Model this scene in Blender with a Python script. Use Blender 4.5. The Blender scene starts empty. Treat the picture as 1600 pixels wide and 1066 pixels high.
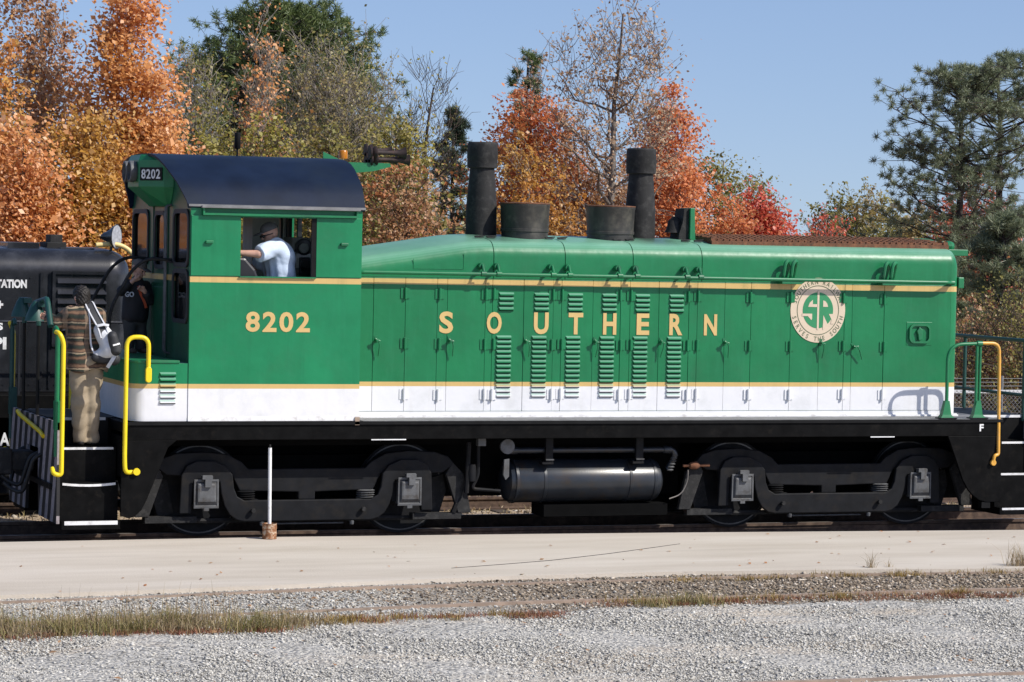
import bpy, math, random
import numpy as np
from mathutils import Matrix, Vector

random.seed(7)
rng = np.random.default_rng(7)
R = math.radians
scene = bpy.context.scene
COL = scene.collection

# ------------------------------------------------------------------ camera
F_PX, CAM = 4506.85, np.array([-12.6046, -33.222, 3.5421])
YAW, PITCH, ROLL = 0.3508, -0.0365, 0.0203
FW = np.array([math.sin(YAW)*math.cos(PITCH), math.cos(YAW)*math.cos(PITCH), math.sin(PITCH)])
RT = np.array([math.cos(YAW), -math.sin(YAW), 0.0])
UP = np.cross(RT, FW)
cr, sr = math.cos(ROLL), math.sin(ROLL)
RR, UU = cr*RT + sr*UP, -sr*RT + cr*UP
cam_data = bpy.data.cameras.new('camera')
cam = bpy.data.objects.new('camera', cam_data)
COL.objects.link(cam)
cam.matrix_world = Matrix(((RR[0], UU[0], -FW[0], CAM[0]), (RR[1], UU[1], -FW[1], CAM[1]),
                           (RR[2], UU[2], -FW[2], CAM[2]), (0, 0, 0, 1)))
cam_data.sensor_width = 36.0
cam_data.lens = F_PX/1600*36.0
cam_data.clip_start, cam_data.clip_end = 0.5, 5000
scene.camera = cam

def at(px, py, Y):
    """point of the vertical plane y = Y that a pixel of the 1600 px photograph shows"""
    d = FW*F_PX + RR*(px-800) - UU*(py-533)
    return CAM + d*(Y-CAM[1])/d[1]

# ------------------------------------------------------------------ light
SUN_TRAVEL = Vector((-0.53, 0.50, -0.64)).normalized()
S = -SUN_TRAVEL
sun_elev = math.asin(S.z)
sun_az = math.atan2(S.x, S.y)
world = bpy.data.worlds.new('World')
scene.world = world
world.use_nodes = True
wn, wl = world.node_tree.nodes, world.node_tree.links
wn.clear()
wo = wn.new('ShaderNodeOutputWorld'); bg = wn.new('ShaderNodeBackground')
sky = wn.new('ShaderNodeTexSky')
sky.sky_type = 'NISHITA'; sky.sun_disc = False
sky.sun_elevation = sun_elev; sky.sun_rotation = sun_az
sky.altitude = 0; sky.air_density = 1.0; sky.dust_density = 0.8; sky.ozone_density = 7.0
tcw = wn.new('ShaderNodeTexCoord'); addw = wn.new('ShaderNodeVectorMath'); addw.operation = 'ADD'
addw.inputs[1].default_value = (0, 0, 0.085)
nrm = wn.new('ShaderNodeVectorMath'); nrm.operation = 'NORMALIZE'
wl.new(tcw.outputs['Generated'], addw.inputs[0]); wl.new(addw.outputs[0], nrm.inputs[0])
wl.new(nrm.outputs[0], sky.inputs['Vector'])
wb = wn.new('ShaderNodeVectorMath'); wb.operation = 'MULTIPLY'; wb.inputs[1].default_value = (1.165, 0.955, 0.90)   # white balance of the camera
wl.new(sky.outputs[0], wb.inputs[0]); wl.new(wb.outputs[0], bg.inputs[0]); wl.new(bg.outputs[0], wo.inputs[0])
bg.inputs[1].default_value = 0.125
sd = bpy.data.lights.new('sun', 'SUN'); sd.energy = 4.0; sd.angle = R(0.5); sd.color = (1.0, 0.955, 0.88)
sun = bpy.data.objects.new('sun', sd); COL.objects.link(sun)
sun.rotation_euler = SUN_TRAVEL.to_track_quat('-Z', 'Y').to_euler()
sun.location = (20, -20, 30)
vs = scene.view_settings
vs.view_transform = 'Standard'; vs.look = 'None'; vs.exposure = 0.35; vs.gamma = 1.0
vs.use_curve_mapping = False
scene.cycles.max_bounces = 6
scene.cycles.transparent_max_bounces = 8

# ------------------------------------------------------------------ materials
MATS = {}
def new_mat(name):
    m = bpy.data.materials.new(name); m.use_nodes = True
    nt = m.node_tree; nt.nodes.clear()
    out = nt.nodes.new('ShaderNodeOutputMaterial'); b = nt.nodes.new('ShaderNodeBsdfPrincipled')
    nt.links.new(b.outputs[0], out.inputs[0])
    MATS[name] = m
    return m, nt, b, out
def node(nt, t, **kw):
    n = nt.nodes.new(t)
    for k, v in kw.items(): setattr(n, k, v)
    return n
def sock(n, i, v): n.inputs[i].default_value = v
def pos(nt):
    return node(nt, 'ShaderNodeNewGeometry').outputs['Position']
def noise(nt, vec, scale, detail=4, rough=0.55, stretch=None):
    n = node(nt, 'ShaderNodeTexNoise'); n.inputs['Scale'].default_value = scale
    n.inputs['Detail'].default_value = detail; n.inputs['Roughness'].default_value = rough
    if stretch:
        mp = node(nt, 'ShaderNodeMapping'); mp.inputs['Scale'].default_value = stretch
        nt.links.new(vec, mp.inputs['Vector']); vec = mp.outputs[0]
    nt.links.new(vec, n.inputs['Vector'])
    return n.outputs['Fac']
def ramp(nt, fac, stops, const=False):
    r = node(nt, 'ShaderNodeValToRGB'); cr_ = r.color_ramp
    if const: cr_.interpolation = 'CONSTANT'
    while len(cr_.elements) < len(stops): cr_.elements.new(0.5)
    for e, (p, c) in zip(cr_.elements, stops):
        e.position = p; e.color = (c[0], c[1], c[2], 1) if hasattr(c, '__len__') else (c, c, c, 1)
    nt.links.new(fac, r.inputs[0])
    return r.outputs[0]
def mix(nt, fac, a, b, mode='MIX'):
    m = node(nt, 'ShaderNodeMix', data_type='RGBA', blend_type=mode)
    for s, v in ((0, fac), (6, a), (7, b)):
        if hasattr(v, 'is_linked'): nt.links.new(v, m.inputs[s])
        elif s == 0: m.inputs[0].default_value = v
        else: m.inputs[s].default_value = (*v[:3], 1)
    return m.outputs[2]
def math_(nt, op, a, b=None, c=None):
    m = node(nt, 'ShaderNodeMath', operation=op)
    for i, v in enumerate((a, b, c)):
        if v is None: continue
        if hasattr(v, 'is_linked'): nt.links.new(v, m.inputs[i])
        else: m.inputs[i].default_value = v
    return m.outputs[0]
def bump(nt, b, h, strength=0.2, dist=0.01):
    n = node(nt, 'ShaderNodeBump'); n.inputs['Strength'].default_value = strength
    n.inputs['Distance'].default_value = dist
    nt.links.new(h, n.inputs['Height']); nt.links.new(n.outputs[0], b.inputs['Normal'])
def link(nt, a, b): nt.links.new(a, b)

def plain(name, c, rough=0.5, metal=0.0, vary=0.25, scale=6.0, bmp=0.05, grime=None, spec=0.5, gscale=3.0, gamt=(0.5, 0.75)):
    m, nt, b, out = new_mat(name)
    p = pos(nt)
    f = noise(nt, p, scale, 5)
    lo = tuple(x*(1-vary) for x in c); hi = tuple(min(1, x*(1+vary)) for x in c)
    col = ramp(nt, f, [(0.3, lo), (0.7, hi)])
    if grime:
        g = ramp(nt, noise(nt, p, gscale, 6, 0.65), [(gamt[0], 0), (gamt[1], 1)])
        col = mix(nt, g, col, grime)
    link(nt, col, b.inputs['Base Color'])
    b.inputs['Roughness'].default_value = rough; b.inputs['Metallic'].default_value = metal
    b.inputs['Specular IOR Level'].default_value = spec
    if bmp: bump(nt, b, noise(nt, p, 60, 3), bmp, 0.01)
    return m

GREEN, GOLD, WHITE = (0.009, 0.168, 0.060), (0.60, 0.41, 0.155), (0.74, 0.74, 0.745)
def livery(name, green=GREEN):
    """green paint above, white skirt below, gold pinstripes: the paint scheme by height above the rail"""
    m, nt, b, out = new_mat(name)
    p = pos(nt)
    sx = node(nt, 'ShaderNodeSeparateXYZ'); link(nt, p, sx.inputs[0]); z = sx.outputs[2]
    f = noise(nt, p, 1.3, 6, 0.6)
    g = ramp(nt, f, [(0.3, tuple(c*0.86 for c in green)), (0.72, tuple(c*1.16 for c in green))])
    fade = noise(nt, p, 9.0, 6, 0.7, (1.0, 1.0, 0.12))
    g = mix(nt, ramp(nt, fade, [(0.52, 0), (0.85, 0.30)]), g, (0.03, 0.25, 0.12))
    streak = ramp(nt, noise(nt, p, 7.0, 4, 0.6, (1.0, 1.0, 0.06)), [(0.55, 0), (0.8, 0.35)])
    w = mix(nt, streak, WHITE, (0.60, 0.58, 0.54))
    col = mix(nt, math_(nt, 'GREATER_THAN', z, 1.746), w, GOLD)
    col = mix(nt, math_(nt, 'GREATER_THAN', z, 1.799), col, g)
    band = math_(nt, 'MULTIPLY', math_(nt, 'GREATER_THAN', z, 2.947), math_(nt, 'LESS_THAN', z, 3.013))
    col = mix(nt, band, col, GOLD)
    run = ramp(nt, noise(nt, p, 8.0, 5, 0.65, (1.0, 1.0, 0.05)), [(0.52, 0), (0.78, 0.32)])
    col = mix(nt, math_(nt, 'MULTIPLY', run, math_(nt, 'GREATER_THAN', z, 1.80)), col, tuple(c*0.62 for c in green))
    chip = ramp(nt, noise(nt, p, 26.0, 5, 0.7), [(0.73, 0), (0.76, 0.75)])
    col = mix(nt, chip, col, tuple(c*0.45 for c in green))
    dirt = ramp(nt, noise(nt, p, 2.2, 8, 0.7), [(0.5, 0), (0.8, 0.22)])
    col = mix(nt, dirt, col, (0.05, 0.085, 0.05))
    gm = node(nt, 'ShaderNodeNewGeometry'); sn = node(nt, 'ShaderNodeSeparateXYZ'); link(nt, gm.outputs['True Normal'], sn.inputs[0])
    chalk_glare = math_(nt, 'MULTIPLY', ramp(nt, sn.outputs[2], [(0.34, 0), (0.80, 0.85)]), ramp(nt, noise(nt, p, 1.6, 5, 0.6), [(0.25, 0.65), (0.7, 1.0)]))
    col = mix(nt, chalk_glare, col, (0.20, 0.40, 0.29))   # chalky bleached paint on up-facing faces, with sky glare and louvre sunlight painted in
    soot = None   # oil and soot spilt round the two exhaust stacks
    for xs in (-0.915, 1.175):
        d = math_(nt, 'ADD', math_(nt, 'ABSOLUTE', math_(nt, 'SUBTRACT', sx.outputs[0], xs)), math_(nt, 'MULTIPLY', noise(nt, p, 6, 5, 0.7), 0.35))
        e = ramp(nt, d, [(0.22, 0.85), (0.55, 0.0)])
        soot = e if soot is None else math_(nt, 'MAXIMUM', soot, e)
    soot = math_(nt, 'MULTIPLY', soot, ramp(nt, math_(nt, 'SUBTRACT', z, 3.0), [(0.44, 0), (0.54, 1)]))
    col = mix(nt, soot, col, (0.02, 0.022, 0.02))
    link(nt, col, b.inputs['Base Color'])
    b.inputs['Roughness'].default_value = 0.36; b.inputs['Specular IOR Level'].default_value = 0.38
    bump(nt, b, math_(nt, 'ADD', noise(nt, p, 2.4, 3), math_(nt, 'MULTIPLY', noise(nt, p, 90, 2), 0.03)), 0.30, 0.03)
    return m
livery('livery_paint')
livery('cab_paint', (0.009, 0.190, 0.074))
livery('cab_end_shaded_paint', (0.010, 0.075, 0.038))  # cab green darkened to paint in the shade on the end wall
plain('green_paint', GREEN, 0.42, vary=0.15, grime=(0.02, 0.07, 0.04))
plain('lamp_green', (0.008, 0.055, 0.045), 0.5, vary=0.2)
plain('roof_paint', (0.008, 0.015, 0.034), 0.48, vary=0.3, scale=2.0, grime=(0.013, 0.021, 0.036), gscale=1.6, spec=0.10)
plain('gold_paint', GOLD, 0.5, vary=0.06, bmp=0)
plain('cream_paint', (0.62, 0.51, 0.375), 0.5, vary=0.05, bmp=0)
plain('mark_green', (0.025, 0.23, 0.09), 0.5, vary=0.08, bmp=0)
plain('dark_lettering', (0.10, 0.13, 0.07), 0.5, vary=0.1, bmp=0)
plain('white_paint', (0.78, 0.78, 0.77), 0.5, vary=0.05, grime=(0.45, 0.43, 0.40), gscale=8)
plain('black_paint', (0.005, 0.005, 0.005), 0.5, vary=0.4, grime=(0.016, 0.015, 0.014), gscale=4, gamt=(0.55, 0.9), spec=0.2)
plain('frame_black', (0.0045, 0.0045, 0.0045), 0.55, vary=0.5, grime=(0.018, 0.0155, 0.013), gscale=9, gamt=(0.55, 0.9), spec=0.07)
plain('truck_black', (0.0075, 0.008, 0.0095), 0.65, vary=0.45, grime=(0.017, 0.0145, 0.012), gscale=7, spec=0.2)
plain('underside_black', (0.003, 0.003, 0.003), 0.9, vary=0.3, spec=0.1)
plain('steel_grey', (0.10, 0.103, 0.106), 0.55, 0.1, vary=0.3, grime=(0.05, 0.04, 0.03), gscale=14)
plain('tank_black', (0.018, 0.022, 0.028), 0.30, 0.0, vary=0.3, scale=4, grime=(0.035, 0.024, 0.014), gscale=5)
plain('soot_black', (0.010, 0.0097, 0.0094), 0.8, vary=0.45, scale=9, grime=(0.045, 0.043, 0.04), gscale=12, bmp=0.3)
plain('drum_black', (0.032, 0.030, 0.026), 0.5, vary=0.35, scale=5, grime=(0.10, 0.09, 0.07), gscale=6)
plain('rust', (0.16, 0.065, 0.03), 0.85, vary=0.4, scale=14, grime=(0.05, 0.03, 0.02), gscale=20, bmp=0.3)
plain('horn_rust', (0.025, 0.013, 0.011), 0.7, vary=0.5, scale=14, grime=(0.08, 0.035, 0.022), gscale=20)
plain('yellow_paint', (0.80, 0.60, 0.012), 0.35, vary=0.08, bmp=0)
plain('orange_paint', (0.70, 0.36, 0.05), 0.4, vary=0.15, grime=(0.45, 0.30, 0.18), gscale=15)
plain('wheel_rim', (0.10, 0.098, 0.095), 0.4, 0.6, vary=0.3)
plain('deck_grey', (0.18, 0.18, 0.18), 0.7, vary=0.25)
plain('cab_inner', (0.17, 0.19, 0.165), 0.6, vary=0.12)
plain('cab_panel', (0.62, 0.64, 0.60), 0.6, vary=0.08)
plain('console_grey', (0.26, 0.27, 0.25), 0.5, vary=0.2)
plain('seat_black', (0.012, 0.012, 0.013), 0.35, vary=0.2)
plain('rubber', (0.012, 0.012, 0.012), 0.6)
plain('lens_silver', (0.42, 0.43, 0.45), 0.35, 0.3, vary=0.3, scale=25, bmp=0)
plain('silver', (0.55, 0.55, 0.55), 0.25, 0.9, vary=0.1, bmp=0)
plain('skin', (0.52, 0.30, 0.22), 0.55, vary=0.10, scale=18, bmp=0)
plain('skin_red', (0.36, 0.15, 0.10), 0.55, vary=0.12, scale=18, bmp=0)
plain('hair', (0.011, 0.008, 0.006), 0.65, vary=0.4, scale=70, bmp=0.3)
plain('blue_shirt', (0.54, 0.64, 0.78), 0.8, vary=0.08, scale=12, bmp=0.15)
plain('cap_grey', (0.075, 0.08, 0.085), 0.8, vary=0.2)
plain('cap_brown', (0.13, 0.11, 0.095), 0.8, vary=0.2)
plain('khaki', (0.31, 0.245, 0.165), 0.8, vary=0.12, scale=9, bmp=0.15)
plain('jacket_black', (0.010, 0.009, 0.011), 0.7, vary=0.3)
plain('jeans_dark', (0.045, 0.045, 0.043), 0.85, vary=0.3)
plain('strap_orange', (0.55, 0.09, 0.03), 0.6, vary=0.1)
plain('pack_white', (0.62, 0.63, 0.65), 0.6, vary=0.08, scale=20)
plain('pack_dark', (0.03, 0.031, 0.034), 0.65, vary=0.2)
plain('shoe', (0.015, 0.012, 0.010), 0.5)
plain('loco_black', (0.016, 0.017, 0.020), 0.26, vary=0.35, scale=2.5, grime=(0.06, 0.063, 0.072), gscale=2.5, gamt=(0.5, 0.9))
plain('pale_yellow', (0.72, 0.55, 0.22), 0.5, vary=0.1)
plain('fence_white', (0.55, 0.56, 0.57), 0.5, vary=0.1, bmp=0)
plain('galvanised', (0.20, 0.205, 0.21), 0.5, 0.4, vary=0.2, bmp=0)
plain('sleeper_wood', (0.07, 0.05, 0.035), 0.9, vary=0.4, scale=9, bmp=0.4)
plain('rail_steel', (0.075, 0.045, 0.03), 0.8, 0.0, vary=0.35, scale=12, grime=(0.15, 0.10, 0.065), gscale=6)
plain('rail_bright', (0.20, 0.18, 0.16), 0.5, 0.3, vary=0.3, scale=5)
plain('rail_buried', (0.30, 0.225, 0.17), 0.8, 0.0, vary=0.25, scale=8)

def glass_mat(name, tint, rough=0.03):
    m, nt, b, out = new_mat(name)
    b.inputs['Base Color'].default_value = (*tint, 1); b.inputs['Roughness'].default_value = rough
    b.inputs['Specular IOR Level'].default_value = 0.9
    return m
glass_mat('window_glass', (0.030, 0.026, 0.022))
def amber():
    m, nt, b, out = new_mat('amber_lens')
    b.inputs['Base Color'].default_value = (0.60, 0.22, 0.01, 1); b.inputs['Roughness'].default_value = 0.2
    b.inputs['Transmission Weight'].default_value = 0.3
amber()

def plaid():
    m, nt, b, out = new_mat('plaid_shirt')
    p = pos(nt); sx = node(nt, 'ShaderNodeSeparateXYZ'); link(nt, p, sx.inputs[0])
    wob = math_(nt, 'MULTIPLY', noise(nt, p, 7, 2), 0.06)
    zc = math_(nt, 'ADD', sx.outputs[2], wob); xc = math_(nt, 'ADD', sx.outputs[0], wob)
    def band(v, period, lo, hi, off=0.0):
        f = math_(nt, 'FRACT', math_(nt, 'ADD', math_(nt, 'DIVIDE', v, period), off))
        return math_(nt, 'MULTIPLY', math_(nt, 'GREATER_THAN', f, lo), math_(nt, 'LESS_THAN', f, hi))
    col = mix(nt, band(zc, 0.085, 0.0, 0.42), (0.050, 0.030, 0.020), (0.020, 0.026, 0.018))
    col = mix(nt, band(zc, 0.085, 0.55, 0.85), col, (0.15, 0.085, 0.05))
    col = mix(nt, math_(nt, 'MULTIPLY', band(zc, 0.17, 0.62, 0.72), 0.9), col, (0.30, 0.23, 0.15))
    col = mix(nt, math_(nt, 'MULTIPLY', band(xc, 0.23, 0.30, 0.52, 0.15), 0.42), col, (0.34, 0.24, 0.16))
    link(nt, col, b.inputs['Base Color']); b.inputs['Roughness'].default_value = 0.9
    bump(nt, b, noise(nt, p, 25, 3), 0.3, 0.02)
plaid()

def concrete():
    m, nt, b, out = new_mat('concrete'); p = pos(nt)
    f = noise(nt, p, 1.1, 8, 0.62, (0.28, 1.3, 1))
    col = ramp(nt, f, [(0.30, (0.46, 0.402, 0.325)), (0.55, (0.545, 0.485, 0.405)), (0.78, (0.61, 0.555, 0.475))])
    st = ramp(nt, noise(nt, p, 2.0, 8, 0.7, (0.12, 1.8, 1)), [(0.56, 0), (0.78, 0.5)])
    col = mix(nt, st, col, (0.36, 0.32, 0.27))
    sp = ramp(nt, noise(nt, p, 55, 4, 0.7), [(0.64, 0), (0.74, 0.5)])
    col = mix(nt, sp, col, (0.38, 0.35, 0.31))
    link(nt, col, b.inputs['Base Color']); b.inputs['Roughness'].default_value = 0.9
    bump(nt, b, noise(nt, p, 40, 5), 0.35, 0.01)
concrete()

def ground():
    """pale crushed stone in front, brown fines and dirt along the tracks, dry sandy grass behind"""
    m, nt, b, out = new_mat('ground_dirt'); p = pos(nt)
    sx = node(nt, 'ShaderNodeSeparateXYZ'); link(nt, p, sx.inputs[0]); y = sx.outputs[1]
    vo = node(nt, 'ShaderNodeTexVoronoi'); vo.inputs['Scale'].default_value = 26; link(nt, p, vo.inputs['Vector'])
    cell = node(nt, 'ShaderNodeSeparateColor'); link(nt, vo.outputs['Color'], cell.inputs[0])
    stone = ramp(nt, cell.outputs[0], [(0.0, (0.18, 0.17, 0.155)), (0.25, (0.34, 0.325, 0.29)), (0.6, (0.45, 0.43, 0.385)), (1.0, (0.56, 0.535, 0.48))])
    fines = ramp(nt, noise(nt, p, 9, 8, 0.7), [(0.3, (0.38, 0.32, 0.245)), (0.7, (0.60, 0.52, 0.41))])
    big = noise(nt, p, 0.55, 6, 0.6, (0.6, 1.4, 1))
    col = mix(nt, ramp(nt, big, [(0.50, 0), (0.62, 0.75)]), stone, fines)
    # brown fines between the rails of the old track
    wob = math_(nt, 'ADD', y, math_(nt, 'MULTIPLY', math_(nt, 'SUBTRACT', noise(nt, p, 0.9, 5), 0.5), 1.6))
    inside = math_(nt, 'MULTIPLY', math_(nt, 'GREATER_THAN', wob, -8.0), math_(nt, 'LESS_THAN', wob, -5.5))
    east = ramp(nt, math_(nt, 'MULTIPLY', math_(nt, 'ADD', sx.outputs[0], 6.0), 0.11), [(0.15, 0.10), (0.36, 0.9)])
    brown = ramp(nt, noise(nt, p, 18, 8, 0.7), [(0.32, (0.10, 0.075, 0.052)), (0.7, (0.32, 0.26, 0.19))])
    col = mix(nt, math_(nt, 'MULTIPLY', inside, east), col, brown)
    # behind the platform: sandy ground with dry grass
    far = math_(nt, 'GREATER_THAN', wob, -0.9)
    dry = ramp(nt, noise(nt, p, 3.5, 9, 0.75), [(0.30, (0.22, 0.16, 0.10)), (0.5, (0.42, 0.32, 0.22)), (0.72, (0.52, 0.43, 0.32))])
    dry = mix(nt, ramp(nt, noise(nt, p, 1.1, 5), [(0.56, 0), (0.7, 0.55)]), dry, (0.14, 0.16, 0.06))
    col = mix(nt, far, col, dry)
    oil_shade = math_(nt, 'MULTIPLY', math_(nt, 'GREATER_THAN', wob, -2.6), math_(nt, 'LESS_THAN', wob, 1.3))  # shade beneath the locomotive painted into the oil-stained ground of its track
    col = mix(nt, math_(nt, 'MULTIPLY', oil_shade, 0.9), col, (0.05, 0.04, 0.032))
    link(nt, col, b.inputs['Base Color']); b.inputs['Roughness'].default_value = 0.95
    h = math_(nt, 'ADD', math_(nt, 'MULTIPLY', vo.outputs['Distance'], -1.0), noise(nt, p, 6, 5))
    bump(nt, b, h, 0.8, 0.03)
ground()

def island_mat(name, stops, rough=0.8, transl=0.0, bmpn=0.0, tint=None):
    m, nt, b, out = new_mat(name)
    g = node(nt, 'ShaderNodeNewGeometry')
    col = ramp(nt, g.outputs['Random Per Island'], stops)
    if tint:  # patches of another colour through the crown
        c, sc, lo, hi = tint
        col = mix(nt, ramp(nt, noise(nt, g.outputs['Position'], sc, 3), [(lo, 0), (hi, 1)]), col, c)
    link(nt, col, b.inputs['Base Color']); b.inputs['Roughness'].default_value = rough
    if transl:
        tr = node(nt, 'ShaderNodeBsdfTranslucent'); link(nt, col, tr.inputs[0])
        mx = node(nt, 'ShaderNodeMixShader'); mx.inputs[0].default_value = transl
        link(nt, b.outputs[0], mx.inputs[1]); link(nt, tr.outputs[0], mx.inputs[2]); link(nt, mx.outputs[0], out.inputs[0])
    return m
def leafmat(name, stops, transl=0.42, tint=None, rough=0.45):
    n = len(stops)
    return island_mat(name, [(i/(n-1), c) for i, c in enumerate(stops)], rough, transl, tint=tint)
island_mat('crushed_stone', [(0, (0.07, 0.066, 0.062)), (0.07, (0.22, 0.21, 0.19)), (0.25, (0.46, 0.442, 0.395)), (0.8, (0.54, 0.518, 0.46)), (1, (0.66, 0.635, 0.58))], 0.85)
island_mat('brown_stone', [(0, (0.07, 0.052, 0.037)), (0.4, (0.21, 0.16, 0.11)), (0.8, (0.37, 0.30, 0.22)), (1, (0.55, 0.49, 0.41))], 0.9)
leafmat('leaf_orange', [(0.64, 0.26, 0.085), (0.78, 0.38, 0.15), (0.85, 0.54, 0.31), (0.70, 0.31, 0.09), (0.50, 0.20, 0.065)], tint=((0.62, 0.30, 0.08), 0.28, 0.52, 0.75))
leafmat('leaf_gold', [(0.52, 0.28, 0.045), (0.64, 0.38, 0.085), (0.38, 0.20, 0.04), (0.72, 0.48, 0.21)], tint=((0.62, 0.25, 0.065), 0.35, 0.48, 0.66))
leafmat('leaf_brown', [(0.36, 0.18, 0.08), (0.48, 0.27, 0.13), (0.60, 0.40, 0.24), (0.27, 0.14, 0.065)], tint=((0.56, 0.22, 0.075), 0.4, 0.5, 0.65))
leafmat('leaf_tan', [(0.52, 0.36, 0.22), (0.36, 0.20, 0.10), (0.66, 0.52, 0.36), (0.26, 0.13, 0.07)])
leafmat('leaf_scarlet', [(0.62, 0.09, 0.06), (0.70, 0.17, 0.09), (0.50, 0.07, 0.045), (0.72, 0.28, 0.16)], tint=((0.62, 0.25, 0.07), 0.4, 0.52, 0.68))
leafmat('leaf_redorange', [(0.68, 0.21, 0.075), (0.74, 0.31, 0.12), (0.56, 0.155, 0.05), (0.76, 0.40, 0.19)], tint=((0.54, 0.27, 0.08), 0.4, 0.54, 0.70))
leafmat('leaf_olive', [(0.21, 0.20, 0.05), (0.30, 0.265, 0.065), (0.16, 0.17, 0.05), (0.38, 0.31, 0.11)], tint=((0.33, 0.21, 0.07), 0.4, 0.55, 0.7))
leafmat('leaf_yellowgreen', [(0.31, 0.28, 0.055), (0.40, 0.34, 0.07), (0.22, 0.21, 0.05), (0.46, 0.38, 0.14)])
leafmat('leaf_oldgold', [(0.29, 0.25, 0.10), (0.40, 0.32, 0.135), (0.22, 0.20, 0.085), (0.48, 0.36, 0.18)], tint=((0.31, 0.29, 0.08), 0.4, 0.5, 0.66))
leafmat('leaf_greybrown', [(0.22, 0.19, 0.12), (0.30, 0.25, 0.16), (0.17, 0.15, 0.09), (0.34, 0.25, 0.13)])
leafmat('needle_green', [(0.075, 0.115, 0.032), (0.11, 0.155, 0.045), (0.18, 0.215, 0.07), (0.07, 0.11, 0.038)], 0.2)
leafmat('needle_blue', [(0.12, 0.155, 0.08), (0.18, 0.215, 0.115), (0.28, 0.30, 0.18), (0.10, 0.13, 0.07)], 0.2)
leafmat('needle_dark', [(0.03, 0.05, 0.03), (0.055, 0.08, 0.045), (0.09, 0.115, 0.06)], 0.12)
plain('bark_grey', (0.27, 0.24, 0.205), 0.9, vary=0.35, scale=5, bmp=0.4)
plain('bark_mid', (0.15, 0.125, 0.105), 0.9, vary=0.35, scale=5, bmp=0.4)
plain('bark_brown', (0.075, 0.055, 0.042), 0.9, vary=0.35, scale=5, bmp=0.4)
plain('bark_pine', (0.050, 0.038, 0.032), 0.9, vary=0.4, scale=5, bmp=0.5)
leafmat('grass_blade', [(0.20, 0.19, 0.05), (0.34, 0.27, 0.11), (0.42, 0.33, 0.18), (0.14, 0.16, 0.035), (0.38, 0.27, 0.13)], 0.25, rough=0.7)
leafmat('grass_dry', [(0.42, 0.32, 0.19), (0.30, 0.21, 0.11), (0.50, 0.40, 0.26), (0.20, 0.17, 0.06)], 0.25, rough=0.7)
leafmat('weed_red', [(0.30, 0.09, 0.07), (0.24, 0.12, 0.06), (0.36, 0.16, 0.10), (0.20, 0.15, 0.05)], 0.2, rough=0.7)
leafmat('weed_ochre', [(0.34, 0.21, 0.05), (0.24, 0.17, 0.04), (0.40, 0.28, 0.10)], 0.2, rough=0.7)

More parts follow.
